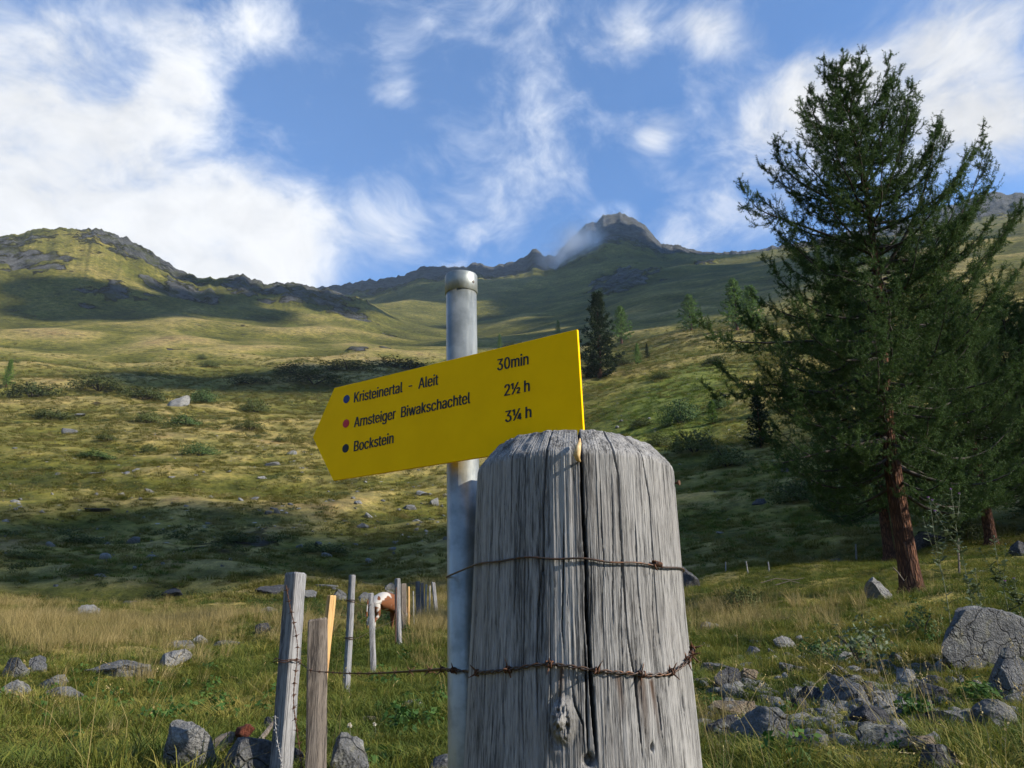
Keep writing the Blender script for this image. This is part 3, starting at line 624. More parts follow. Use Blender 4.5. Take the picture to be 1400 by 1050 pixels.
barbs = [0.002, .006] + [float(np.interp(k, [17-0, 17], [0, 0])) for k in []]
for tgt in [(940, 903), (918, 920), (877, 922), (820, 917), (748, 908), (692, 916), (651, 920), (624, 917), (605, 915), (588, 916), (563, 918), (540, 919), (520, 920), (505, 921), (490, 921), (478, 920), (465, 920), (455, 920), (447, 919), (436, 918), (424, 917), (410, 907)]:
    dd = [abs((700+FPX*p[0]/(p[1]*CP+(p[2]-CAMZ)*SP))-tgt[0]) for p in resample(dm, .004)]
    barbs.append(int(np.argmin(dd))/len(dd))
barbed('barbed_wire', Pm, 'barbed wire stretched across the gatepost to the leaning square post', (M_WIRE, M_RUST), barbs, blen=.014)
Pd = [at(x, y, Y_) for x, y, Y_ in [(391, 800, 4.12), (396, 828, 4.11), (402, 852, 4.1), (407, 878, 4.1), (406, 905, 4.1), (402, 935, 4.1), (401, 965, 4.1), (406, 1000, 4.05), (412, 1040, 4.0), (414, 1075, 3.95)]]
barbed('barbed_wire', Pd, 'rusty barbed wire dangling down the leaning square fence post', (M_RUST, M_RUST), list(np.linspace(.03, .97, 17)), .0016, .0022, .045, None, .018, 4)
ps = [at(x, y, 4.1) for x, y in [(376, 978), (377, 995), (379, 1015), (383, 1032), (387, 1056)]]
barbed('barbed_wire', ps, 'shiny barbed wire end hanging left of the leaning square post', (M_GALV2, M_GALV2), list(np.linspace(.03, .97, 9)), .0014, .002, .04, None, .016, 4)
b = MB(); an = np.linspace(0, 2*np.pi*1.9, 60); c = at(393, 903, 4.2)
b.tube([np.array((.066*math.cos(t), .066*math.sin(t), .004*math.sin(5*t)+.006*math.sin(t*.5))) for t in an], .0022, 5); o = b.build('wire_loop', M_RUST, None, True); o.location = c
tag(o, 'rusty wire wound round the leaning square fence post', 'wire')
for k, (yy, lb) in enumerate([(822, 'thin wire loop high on the slender round post'), (873, 'thin wire loop halfway down the slender round post')]):
    c = at(479.5-k*2.5, yy, 9.0); b = MB(); an = np.linspace(0, 2*np.pi*2, 40); b.tube([np.array((.046*math.cos(t), .046*math.sin(t), .012*math.sin(t*.7))) for t in an], .004, 5); o = b.build('wire_loop', M_WIRE); o.location = c; tag(o, lb, 'wire')
for k, (pl, lb) in enumerate([([(478, 823, 9), (507, 829, 11.6), (543, 815, 15), (558, 815, 18.5), (577, 812, 22.6), (593, 808, 28)], 'thin upper wire along the far fence posts'), ([(476, 874, 9), (492, 872, 10.2), (508, 862, 11.6), (544, 846, 15), (558, 838, 18.5), (577, 828, 22.6), (594, 820, 28)], 'thin lower wire along the far fence posts')]):
    P = smoothp([at(*q_) for q_ in pl], 1); b = MB(); b.tube(P-P[0], .0028, 5); o = b.build('fence_wire', M_WIRE); o.location = P[0]; tag(o, lb, 'wire')

# ------------------------------------------------------------------ rocks
def rock_mat(name, a, b_, c, lich=.35):
    m, g = material(name); o = g.pos()
    n1 = g.noise(o, 3.5, 7, .65); n2 = g.noise(o, 22, 6, .7); n3 = g.noise(o, 7, 5, .6, .5); n4 = g.voro(o, 55)
    col = g.ramp(g.m('ADD', g.m('MULTIPLY', n1, .5), g.m('MULTIPLY', n2, .5)), [(.3, a), (.5, b_), (.7, c)])
    col = g.mix(g.m('MULTIPLY', g.mr(n3, .54, .66), lich), col, (.23, .215, .13)); col = g.mix(g.m('MULTIPLY', g.mr(g.noise(o, 13, 4, .6), .6, .68), .45), col, (.36, .36, .33))
    h = g.m('ADD', g.m('MULTIPLY', n1, 1.4), g.m('ADD', n2, g.m('MULTIPLY', n4, .25)))
    crk_ = g.mr(g.n('ShaderNodeTexVoronoi', {'Vector': g.vm('ADD', o, g.vm('MULTIPLY', g.n('ShaderNodeTexNoise', {'Vector': o, 'Scale': 4.0, 'Detail': 3.0}).outputs['Color'], (.35, .35, .35))), 'Scale': 3.2}, feature='DISTANCE_TO_EDGE').outputs['Distance'], .0, .035)
    col = g.mix(g.mr(crk_, 0, 1, .55, 0), col, (.03, .03, .03)); h = g.m('ADD', h, g.m('MULTIPLY', crk_, .5))
    col = g.mix(.8, col, g.mix(1.0, col, g.ramp(g.noise(o, 60, 4, .7), [(.3, (.55, .55, .55)), (.7, (1.5, 1.5, 1.5))]), 'MULTIPLY'))
    return finish(m, g, col, .9, g.bump(h, 1.0, .05), spec=.2)
M_RK = {'grey': rock_mat('rock_grey', (.06, .06, .064), (.115, .115, .115), (.20, .197, .19)), 'dark': rock_mat('rock_dark', (.025, .025, .028), (.055, .055, .06), (.10, .10, .10), .15),
        'pale': rock_mat('rock_pale', (.12, .118, .112), (.20, .195, .185), (.30, .29, .27), .2), 'tan': rock_mat('rock_tan', (.09, .07, .05), (.17, .13, .09), (.25, .20, .14), .4)}
_ico = {}
def ico(sub):
    if sub not in _ico:
        bm = bmesh.new(); bmesh.ops.create_icosphere(bm, subdivisions=sub, radius=1); _ico[sub] = (np.array([v.co[:] for v in bm.verts]), np.array([[v.index for v in f.verts] for f in bm.faces])); bm.free()
    return _ico[sub]
def rock_shape(seed, sub=4, cuts=9, rough=.06):
    V, F_ = ico(sub); V = V.copy(); r_ = np.random.default_rng(seed)
    for _ in range(cuts):
        n = r_.standard_normal(3); n[2] *= .8; n /= np.linalg.norm(n); d = r_.uniform(.30, .66); s = V@n; V -= np.maximum(s-d, 0)[:, None]*n*.96
    V /= np.abs(V).max(0)
    nn = V/np.linalg.norm(V, axis=1)[:, None]
    k = fbm2(V[:, 0]*1.7+seed, V[:, 1]*1.7+V[:, 2]*1.9, 6, seed % 97, .6); V = V*(1+rough*1.0*k)[:, None]; V[:, 2] += .05*fbm2(V[:, 0]*3.1+seed, V[:, 1]*3.3, 3, 7)
    return V, F_
def rock_at(px, py, w, h, mat, label, seed, deep=.9, rot=None, slant=0.0, sub=4, cuts=9, name='rock', group=None, cat='rock', yoff=0):
    p = ground(px, py); dep = p[1]*CP+(p[2]-CAMZ)*SP; k = dep/FPX; W_, H_ = w*k*.5, h*k*(.82 if h < .6*w else .72)
    V, F_ = rock_shape(seed, sub, cuts); V = V*np.array((W_, W_*deep, H_*.75)); V[:, 2] += H_*.22+V[:, 0]*slant
    a = random.uniform(-.5, .5) if rot is None else rot; ca, sa = math.cos(a), math.sin(a); V = V@np.array([[ca, sa, 0], [-sa, ca, 0], [0, 0, 1]])
    o = link(name, mesh_np(name, V, F_, False), M_RK[mat]); o.location = (p[0], p[1]+W_*deep*.6, p[2]+.05*H_); 
    me = o.data; me.polygons.foreach_set('use_smooth', np.ones(len(me.polygons), dtype=bool)); me.set_sharp_from_angle(angle=R(32)) if hasattr(me, 'set_sharp_from_angle') else None
    tag(o, label, cat, group); return o
ROCKS = [  # x, foot, width, height, kind, label
 (155, 924, 98, 34, 'grey', 'long flat slab lying in the grass left of the fence'), (228, 912, 52, 26, 'pale', 'lichen-pale rock at the right end of the long slab'),
 (245, 890, 46, 16, 'grey', 'low grey rock behind the lichen-pale one'), (307, 885, 42, 11, 'grey', 'flat rock farthest right in the left stone row'), (272, 881, 21, 17, 'pale', 'small upright stone in the left stone row'),
 (356, 866, 24, 22, 'dark', 'dark triangular stone standing left of the leaning post'), (46, 921, 37, 32, 'grey', 'squarish rock second from the left edge'), (12, 926, 40, 36, 'grey', 'tall rock cut by the left edge, behind another'),
 (6, 960, 52, 38, 'pale', 'pale block at the left edge, nearest of its group'), (68, 942, 46, 23, 'grey', 'low rock right of the pale left-edge block'), (84, 957, 50, 20, 'grey', 'flat low rock nearest the viewer in the left group'),
 (115, 840, 38, 18, 'pale', 'pale cracked rock on a dark hump beyond the dry grass'), (232, 817, 40, 16, 'dark', 'dark wedge rock at the foot of the shaded slope'), (172, 829, 27, 10, 'grey', 'small grey rock beyond the dry grass'),
 (366, 840, 30, 14, 'grey', 'grey rock just left of the leaning post top'), (330, 938, 15, 8, 'grey', 'single small stone in the green grass'), (213, 944, 24, 11, 'grey', 'small stone in grass below the long slab'),
 (246, 1064, 88, 98, 'pale', 'large lichen-spotted block at the bottom left'), (328, 1074, 126, 78, 'grey', 'rounded grey boulder in front of the broken log'), (468, 1068, 66, 84, 'grey', 'grey rock at the foot of the split plank post'),
 (406, 1052, 30, 36, 'dark', 'dark stone between the two nearest fence posts'), (554, 972, 58, 18, 'pale', 'flat pale slab in grass beside the tube'), (512, 992, 46, 14, 'tan', 'flat tan stone left of the pale slab'), (548, 1040, 26, 18, 'dark', 'dark stone in grass low beside the tube'),
 (600, 1060, 34, 34, 'grey', 'grey stone against the tube at the bottom edge'), (374, 1000, 34, 26, 'dark', 'dark rock hidden behind the leaning post foot'),
 (372, 814, 56, 18, 'dark', 'dark heap of slabs at the left end of rubble wall'), (420, 820, 40, 16, 'grey', 'rubble wall rock behind the peeled stake'), (462, 822, 34, 18, 'grey', 'rubble wall rock left of the slender post'), (497, 824, 28, 20, 'pale', 'pale rubble wall rock right of the slender post'),
 (534, 812, 24, 24, 'grey', 'upright grey stone behind the cow'), (560, 800, 40, 8, 'dark', 'flat dark slab above the cow'), (448, 805, 36, 8, 'grey', 'flat slab on the slope above the peeled stake'),
 (1356, 912, 150, 74, 'grey', 'huge grey boulder at the right edge'), (1392, 950, 60, 64, 'grey', 'angular block leaning on the huge right boulder'), (1208, 824, 50, 44, 'pale', 'pale flat-faced stone beside the larch trunk'),
 (944, 806, 52, 44, 'dark', 'dark slab behind the right side of the gatepost'), (968, 862, 34, 14, 'pale', 'pale low stone in grass right of gatepost'), (1030, 896, 30, 25, 'grey', 'small pointed stone in dry grass right of gatepost'),
 (1078, 888, 36, 24, 'pale', 'pale split stone right of the pointed one'), (977, 922, 40, 24, 'grey', 'grey stone beside the wire end on the gatepost'), (995, 944, 44, 34, 'dark', 'dark hollow-sided rock with rusty flank'),
 (1022, 932, 30, 18, 'tan', 'tan stone touching the dark hollow-sided rock'), (1082, 920, 24, 15, 'grey', 'small grey stone alone above the rubble'), (1012, 988, 52, 34, 'tan', 'tan block on top of a grey boulder'), (1048, 1010, 70, 38, 'grey', 'rounded grey boulder under the tan block'),
 (985, 1008, 44, 32, 'dark', 'dark rock left of the rounded grey boulder'), (1000, 955, 34, 20, 'grey', 'grey rock between dark hollow rock and tan block'), (1168, 968, 76, 46, 'grey', 'striated slab tilted in the middle of the rubble'),
 (1113, 968, 34, 36, 'dark', 'dark rock left of the striated slab'), (1190, 956, 22, 22, 'tan', 'brownish stone behind the striated slab'), (1216, 970, 40, 22, 'pale', 'pale flat stone right of the striated slab'), (1208, 1000, 64, 42, 'dark', 'dark rounded rock in front of the striated slab'),
 (1225, 1022, 76, 36, 'grey', 'flat grey rock low in the rubble'), (1270, 1034, 50, 30, 'tan', 'reddish stone right of the flat grey rock'), (1312, 1000, 72, 38, 'grey', 'grey mottled boulder at lower right'), (1374, 998, 74, 36, 'grey', 'dome-shaped rock at the lower right edge'),
 (1245, 942, 24, 30, 'pale', 'bright whitish stone upright in the rubble'), (1275, 958, 44, 22, 'dark', 'dark slabby rock right of the whitish stone'), (1294, 1062, 50, 42, 'dark', 'bluish dark rock at the bottom edge'), (1146, 1006, 26, 18, 'grey', 'small round stone in front of the rubble'),
 (1330, 920, 22, 16, 'dark', 'dark stone at the foot of the huge boulder'), (1275, 918, 26, 16, 'tan', 'brownish stone left of the huge boulder'), (1180, 985, 26, 20, 'grey', 'grey stone wedged under the striated slab'), (1100, 975, 30, 20, 'dark', 'dark stone in the rubble hollow'),
 (1160, 905, 20, 14, 'pale', 'pale chip under the leafy bush'), (1395, 760, 26, 30, 'dark', 'dark rock under the trees at right edge'), (1280, 745, 60, 40, 'dark', 'shadowed rock behind the larch trunk'),
 (240, 556, 40, 22, 'pale', 'pale crag jutting from shrubs on the left slope'), (106, 570, 26, 9, 'pale', 'flat pale rock on the left slope above the shrubs'), (90, 594, 24, 13, 'grey', 'grey rock amid shrubs on the left slope'), (125, 650, 46, 8, 'grey', 'row of outcrop stone on the left slope'),
 (358, 655, 14, 7, 'pale', 'small pale stone on the sunny slope left of sign'), (232, 655, 12, 6, 'pale', 'tiny pale stone on the sunny left slope'), (164, 677, 14, 8, 'pale', 'small pale stone where the slope turns shady'), (575, 678, 26, 10, 'pale', 'pale rock under the sign beside the tube'), (594, 692, 22, 16, 'pale', 'pale block close left of the tube'),
 (560, 697, 26, 10, 'grey', 'grey slab on the slope below the sign'), (503, 709, 14, 12, 'pale', 'upright pale stone on the shaded slope below sign'), (497, 723, 22, 10, 'grey', 'grey rock below the upright pale stone'), (540, 744, 12, 8, 'pale', 'bright white stone above the fence'), (130, 700, 40, 10, 'dark', 'dark outcrop in the shaded left slope'),
 (75, 803, 9, 6, 'pale', 'small white stone in the shaded slope at left'), (985, 730, 12, 4, 'pale', 'flat white stone on the green slope right of gatepost'), (370, 637, 28, 9, 'grey', 'flat outcrop left of the sign tip'), (400, 622, 16, 9, 'pale', 'pale stone near the sign tip'),
 (1040, 690, 26, 12, 'dark', 'shaded boulder on the slope before the larches'), (1075, 645, 26, 12, 'dark', 'dark boulder higher on the slope before the larches')]
for k, (x, y, w_, h_, mt, lb) in enumerate(ROCKS):
    if x > 960 and y > 900: w_ *= 1.22; h_ *= 1.3
    rock_at(x, y, w_, h_, mt, lb, 100+k*3, .75 if w_ < 100 else .6, sub=5 if w_ > 85 else (4 if w_ > 24 else 3), cuts=10 if w_ > 100 else 18, slant=random.uniform(-.12, .12))

# ------------------------------------------------------------------ broken log among the bottom-left stones
m, g = material('rotten_wood'); n = g.noise(g.n('ShaderNodeMapping', {'Vector': g.obj(), 'Scale': (8, 8, 1)}).outputs[0], 14, 6, .7)
M_ROT = finish(m, g, g.ramp(n, [(.3, (.05, .012, .008)), (.55, (.15, .04, .02)), (.75, (.26, .12, .06))]), .9, g.bump(n, 1, .03))
p = ground(300, 1035); c0 = at(318, 1000, p[1]); lo = empty('broken_log', (c0[0], c0[1], gnd(c0)))
tag(lo, 'broken rotten log with a reddish end lying on stones at bottom left', 'log')
hz = c0[2]-gnd(c0); an_ = R(28)
def chunk(nm, seed, dims, off, tilt, mt):
    V, F_ = rock_shape(seed, 4, 16, .12); V = V*np.array(dims); ca, sa = math.cos(tilt), math.sin(tilt); V = np.stack([V[:, 0]*ca-V[:, 2]*sa, V[:, 1], V[:, 0]*sa+V[:, 2]*ca], -1)+np.array(off)
    return link(nm, mesh_np(nm, V, F_, False), mt, lo)
chunk('log_bark', 611, (.17, .06, .06), (-.07, .05, hz*.55), R(32), M_FP['brown']); chunk('broken_end', 617, (.062, .052, .05), (.065, .02, hz*.92), R(32), M_ROT)
b = MB(); q0 = ground(350, 1030); Q0 = at(335, 1045, q0[1]); Q1 = at(374, 988, q0[1]+.3); b.tube([Q0-Q0, (Q1-Q0)*.5+(0, 0, .01), Q1-Q0], [.022, .02, .012], 7); o = b.build('dead_branch', M_FP['brown']); o.location = Q0; tag(o, 'dead branch leaning towards the foot of the leaning post', 'branch')
for k, (pl, Y_, lb) in enumerate([([(1221, 776), (1227, 782), (1236, 794)], 19.0, 'short bare stick resting against the larch foot'), ([(1040, 797), (1060, 791), (1085, 793), (1100, 790)], 27, 'dead twigs on the ground beyond the dark bush'), ([(1060, 800), (1080, 794), (1093, 797)], 26.5, 'bleached twig lying beyond the dark bush')]):
    P = np.array([at(x, y, Y_) for x, y in pl]); b = MB(); b.tube(P-P[0], [.016*(1-.5*i/len(P)) for i in range(len(P))], 6); o = b.build('dead_branch', M_FP['brown']); o.location = P[0]; tag(o, lb, 'branch')

# ------------------------------------------------------------------ grazing cow
m, g = material('cow_hide'); o_ = g.obj(); nc_ = g.noise(o_, 2.1, 3, .5, .4)
shoulder = g.mr(g.n('ShaderNodeSeparateXYZ', {0: o_}).outputs[0], -.05, .05)
patch = g.m('MAXIMUM', g.mr(nc_, .465, .495), g.m('MULTIPLY', shoulder, g.mr(nc_, .30, .34)))
M_COW = finish(m, g, g.mix(patch, (.40, .37, .33), (.15, .055, .022)), .8, spec=.2)
def skin(name, verts, edges, radii, mat, parent, sub=2):
    me = bpy.data.meshes.new(name); me.from_pydata(verts, edges, []); o = bpy.data.objects.new(name, me); C.objects.link(o)
    md = o.modifiers.new('s', 'SKIN'); md.use_smooth_shade = True; 
    for k, r_ in enumerate(radii): me.skin_vertices[0].data[k].radius = r_ if isinstance(r_, tuple) else (r_, r_)
    me.skin_vertices[0].data[0].use_root = True
    o.modifiers.new('b', 'SUBSURF').levels = sub; o.modifiers['b'].render_levels = sub
    dg = bpy.context.evaluated_depsgraph_get(); m2 = bpy.data.meshes.new_from_object(o.evaluated_get(dg)); bpy.data.objects.remove(o); m2.name = name
    m2.materials.clear(); m2.polygons.foreach_set('use_smooth', np.ones(len(m2.polygons), dtype=bool)); return link(name, m2, mat, parent)
cp = at(526, 850, 18.5); cow = empty('cow', (cp[0], cp[1], gnd(cp)), R(54)); cow.scale = (.62, .62, .62); tag(cow, 'brown and white cow grazing behind the fence posts', 'cow')
S = [(-.62, 0, 1.12), (-.30, 0, 1.10), (.10, 0, 1.06), (.50, 0, 1.10), (.78, 0, 1.02), (1.02, 0, .72), (1.14, 0, .48), (1.20, 0, .22)]
Rr = [(.22, .25), (.30, .33), (.33, .37), (.27, .33), (.17, .23), (.12, .16), (.12, .14), (.075, .075)]
E_ = [(k, k+1) for k in range(7)]
for (bx, sy, back) in [(-.58, .17, 1), (-.58, -.17, 1), (.52, .15, 0), (.52, -.15, 0)]:
    n0 = len(S); src = 0 if back else 3; ox = -.10 if back else .02
    S += [(bx, sy, .78), (bx+(.08 if back else .0), sy, .55), (bx+ox, sy, .34 if not back else .38), (bx+ox*.7, sy, .10), (bx+ox*.5+.04, sy, .03)]
    Rr += [(.14 if back else .11,)*2, .085, .05, .042, .055]; E_ += [(src, n0), (n0, n0+1), (n0+1, n0+2), (n0+2, n0+3), (n0+3, n0+4)]
skin('cow_body', S, E_, Rr, M_COW, cow)
skin('tail', [(-.80, 0, 1.18), (-.88, .01, 1.0), (-.90, .0, .7), (-.89, .01, .48)], [(0, 1), (1, 2), (2, 3)], [.035, .025, .02, .05], M_COW, cow, 1)
for s_ in (-1, 1):
    skin('ear', [(1.07, .10*s_, .60), (1.06, .20*s_, .62), (1.05, .28*s_, .58)], [(0, 1), (1, 2)], [.03, (.05, .025), .02], M_COW, cow, 1)
    skin('horn', [(1.04, .07*s_, .66), (1.05, .14*s_, .74), (1.08, .15*s_, .84)], [(0, 1), (1, 2)], [.025, .02, .008], M_RK['pale'], cow, 1)
# ------------------------------------------------------------------ conifers
def needle_mat(name, a, b_, c):
    m, g = material(name); n = g.noise(g.obj(), 1.6, 4, .6); n2 = g.noise(g.obj(), 14, 3, .6)
    col = g.ramp(g.m('ADD', g.m('MULTIPLY', n, .55), g.m('MULTIPLY', n2, .45)), [(.34, a), (.5, b_), (.66, c)])
    return finish(m, g, col, .75, spec=.15, trans=(.28, col))
M_LARCH = needle_mat('larch_needles', (.030, .058, .015), (.052, .094, .024), (.085, .138, .036))
M_LARCH_Y = needle_mat('young_larch_needles', (.07, .125, .026), (.12, .20, .042), (.17, .26, .06))
M_SPRUCE = needle_mat('spruce_needles', (.010, .020, .008), (.020, .036, .013), (.036, .05, .018))
m, g = material('larch_bark'); o = g.obj(); v = g.voro(g.n('ShaderNodeMapping', {'Vector': o, 'Scale': (1, 1, .16)}).outputs[0], 17, 'DISTANCE_TO_EDGE'); n = g.noise(o, 8, 5, .65)
M_BARK = finish(m, g, g.mix(g.mr(v, .0, .3), (.045, .022, .015), g.ramp(n, [(.35, (.09, .042, .026)), (.65, (.185, .085, .045))])), .9, g.bump(g.m('ADD', g.mr(v, 0, .3), g.m('MULTIPLY', n, .9)), 1.0, .035), spec=.12)
m, g = material('twig_bark'); M_TWIG = finish(m, g, g.ramp(g.noise(g.obj(), 9, 4), [(.35, (.025, .02, .016)), (.65, (.065, .052, .042))]), .9)
def polyline_tubes(lines, radii, seg):
    """lines (n,k,3), radii (n,k) -> merged open tubes"""
    n, k, _ = lines.shape; T = np.gradient(lines, axis=1); T /= np.linalg.norm(T, axis=2, keepdims=True)+1e-9
    up = np.array((.13, .27, .95)); U = np.cross(T, up); U /= np.linalg.norm(U, axis=2, keepdims=True)+1e-9; Wv = np.cross(T, U)
    an = np.linspace(0, 2*np.pi, seg, endpoint=False)
    V = lines[:, :, None]+radii[:, :, None, None]*(np.cos(an)[None, None, :, None]*U[:, :, None]+np.sin(an)[None, None, :, None]*Wv[:, :, None])
    V = V.reshape(-1, 3); a = np.arange(n)[:, None, None]*k*seg+np.arange(k-1)[None, :, None]*seg; j = np.arange(seg)[None, None]; j2 = (j+1) % seg
    F_ = np.stack([a+j, a+j2, a+seg+j2, a+seg+j], -1).reshape(-1, 4); return V, F_
def unit(v): return v/(np.linalg.norm(v, axis=-1, keepdims=True)+1e-9)
def needles(P, A, r_, per, ln, wd):
    """needle fans: P points (n,3), A axis (n,3)"""
    n = len(P); d = unit(r_.standard_normal((n, per, 3))+A[:, None]*.55); L = ln*r_.uniform(.6, 1.2, (n, per, 1)); s = unit(np.cross(d, r_.standard_normal((n, per, 3))))*wd*.5
    b0 = P[:, None]+r_.standard_normal((n, per, 3))*ln*.12; V = np.stack([b0-s, b0+s, b0+d*L], 2).reshape(-1, 3)
    return V, np.arange(len(V)).reshape(-1, 3)
def conifer(seed, trunk, trad, env, nb, sec_step, shoot_n, ln, wd, per, step, leaders=(), low=.18, droop=.35, lift=.5, slope=(-.1, .75), sec_len=.30, shoot_len=(.12, .3), zmin_sec=.12):
    """trunk: (k,3) polyline from base to top. env(u,az)->branch length. returns (trunk VF, wood VF, needle VF)"""
    r_ = np.random.default_rng(seed); tl = np.concatenate([[0], np.cumsum(np.linalg.norm(np.diff(trunk, axis=0), axis=1))]); tl /= tl[-1]
    def tp(u): return np.stack([np.interp(u, tl, trunk[:, k]) for k in range(3)], -1)
    tu_ = np.linspace(0, 1, 40); TV = tp(tu_); tr_ = np.interp(tu_, [x[0] for x in trad], [x[1] for x in trad])
    K = 12; prim = []; prad_ = []
    for i in range(nb):
        u = low+(1-low)*((i+.5)/nb)**.9; az = i*2.39996+r_.uniform(-.5, .5); L = env(u, az)*r_.uniform(.62, 1.08)
        if L < .08: continue
        o = tp(u); e = np.array((math.cos(az), math.sin(az), 0)); s = np.linspace(0, 1, K)
        up = slope[0]+(slope[1]-slope[0])*max(0, (u-low)/(1-low))**1.3+r_.uniform(-.15, .15)
        z = up*s-droop*(1-u)*np.sin(s*2.2)*.6+lift*s**2.6*r_.uniform(.6, 1.2)
        side = np.cross(e, (0, 0, 1)); wob = np.cumsum(r_.standard_normal(K))*.016*L
        P = o+e*(s*L)[:, None]*(1-.08*s[:, None])+np.array((0, 0, 1))*(z*L*.8)[:, None]+side*wob[:, None]
        prim.append(P); prad_.append(np.linspace(.011+.013*L, .003, K))
    for ld in leaders:
        Pl = smoothp(ld, 2); Pl = resample(Pl, .02); ii = np.linspace(0, len(Pl)-1, K).astype(int); prim.append(Pl[ii]); prad_.append(np.linspace(.055, .005, K))
    prim = np.array(prim); prad_ = np.array(prad_)
    secs = []; S0 = []; S1 = []
    for P in prim:
        L = np.linalg.norm(np.diff(P, axis=0), axis=1).sum(); n = max(int(L/sec_step), 3)
        for s in np.linspace(zmin_sec, 1.0, n):
            f = s*(K-1); i = min(int(f), K-2); o = P[i]+(P[i+1]-P[i])*(f-i); t = unit(P[i+1]-P[i])
            side = unit(np.cross(t, (0, 0, 1.0)))*(1 if r_.random() < .5 else -1)
            l = (sec_len*L*(1-s)**.7+.16)*r_.uniform(.55, 1.2); l = min(l, 1.15)
            if s > .985: d = t; l = .22
            else: d = unit(t*r_.uniform(.35, 1.0)+side*r_.uniform(.5, 1.0)+np.array((0, 0, r_.uniform(-.45, .35))))
            q_ = np.linspace(0, 1, 5)[:, None]
            secs.append(o+d*l*q_+np.array((0, 0, 1))*(-.25*l*np.sin(q_*2.4)+.42*l*q_**2.4))
    secs = np.array(secs); n = len(secs); srad = np.broadcast_to(np.linspace(.0055, .002, 5), (n, 5))
    # shoots
    sh = shoot_n; f = r_.uniform(.1, 1.0, (n, sh))*4; i = np.minimum(f.astype(int), 3); fr = (f-i)[..., None]; idx = np.arange(n)[:, None]
    o = secs[idx, i]*(1-fr)+secs[idx, i+1]*fr; t = unit(secs[idx, i+1]-secs[idx, i])
    d = unit(t*.7+r_.standard_normal((n, sh, 3))*.65+np.array((0, 0, -.15))); l = r_.uniform(*shoot_len, (n, sh, 1))
    e = o+d*l; mid = o+d*l*.5+np.array((0, 0, -.03)); e = e+np.array((0, 0, 1))*l*.12
    shoots = np.stack([o, mid, e], 2).reshape(-1, 3, 3)
    # needle stations
    def stations(Ls, step):
        seg = np.diff(Ls, axis=1); ln_ = np.linalg.norm(seg, axis=2); Pn = []; An = []
        for k in range(seg.shape[1]):
            m_ = max(int(round(float(ln_[:, k].mean())/step)), 1)
            for w in (np.arange(m_)+.5)/m_: Pn.append(Ls[:, k]+seg[:, k]*w); An.append(unit(seg[:, k]))
        return np.concatenate(Pn), np.concatenate(An)
    Pa, Aa = stations(secs, step); Pb, Ab = stations(shoots, step)
    Pn = np.concatenate([Pa, Pb]); An = np.concatenate([Aa, Ab]); NV, NF = needles(Pn, An, r_, per, ln, wd)
    W1 = polyline_tubes(prim, prad_, 6); W2 = polyline_tubes(secs, srad, 3); W3 = polyline_tubes(shoots, np.broadcast_to(np.array((.003, .0022, .0015)), (len(shoots), 3)), 3)
    V = []; F_ = []; o_ = 0
    for a, b_ in (W1, W2, W3): V.append(a); F_.append(b_+o_); o_ += len(a)
    TVv, TF = polyline_tubes(TV[None], tr_[None], 20)
    return (TVv, TF), (np.concatenate(V), np.concatenate(F_)), (NV, NF)
def plant_tree(name, base, parts, mats, label, cat='tree', group=None, rz=0, sc=1.0):
    root = empty(name, base, rz); root.scale = (sc, sc, sc)
    for nm, (V, F_), mt, sm in zip(('trunk', 'branches', 'crown'), parts, mats, (True, True, False)):
        link(nm, mesh_np(nm, V, F_, sm), mt, root)
    tag(root, label, cat, group); return root
def copy_tree(src, loc, rz, sc, label, group=None, mats=None):
    r = src.copy(); C.objects.link(r); r.location = loc; r.rotation_euler = (0, 0, rz); r.scale = sc if isinstance(sc, tuple) else (sc,)*3; r['label'] = label
    if group: r['group'] = group
    for ch in list(src.children):
        c = ch.copy(); C.objects.link(c); c.parent = r
        if mats and ch.name.split('.')[0] in mats: c.material_slots[0].link = 'OBJECT'; c.material_slots[0].material = mats[ch.name.split('.')[0]]
    return r
# the big larch
LY = 14.3; lb = ground(1250, 816); LY = lb[1]; print('LARCH', lb)
tpx = [(1250, 822), (1243, 780), (1228, 690), (1214, 600), (1207, 500), (1203, 430), (1196, 350), (1184, 260), (1165, 170), (1143, 93)]
trunkP = np.array([at(x, y, LY) for x, y in tpx]); trunkP[0, 2] = lb[2]-.15; lbase = np.array((trunkP[0, 0], trunkP[0, 1], lb[2]))
trunkL = trunkP-lbase; hz_ = trunkL[-1, 2]; mpp = lb[1]/CP/FPX*.98
EL_ = np.array([(700, 60, 120), (650, 150, 190), (600, 185, 215), (550, 215, 225), (500, 245, 225), (450, 235, 225), (400, 195, 200), (350, 150, 185), (300, 155, 175), (260, 150, 150), (215, 90, 115), (180, 70, 85), (150, 52, 62), (120, 34, 40), (95, 12, 14)], float)
zrow = np.array([at(1200, y, LY)[2]-lbase[2] for y in EL_[:, 0]])
def env_l(u, az):
    z = np.interp(u, np.linspace(0, 1, len(trunkL)), trunkL[:, 2]) if False else u*hz_
    l = np.interp(z, zrow, EL_[:, 1]); r_ = np.interp(z, zrow, EL_[:, 2]); c = math.cos(az); w = (1+c)/2
    return (l*(1-w)+r_*w)*mpp*(.9+.1*abs(c))
def L3(pts, dy): return [at(x, y, LY+d)-lbase for (x, y), d in zip(pts, dy)]
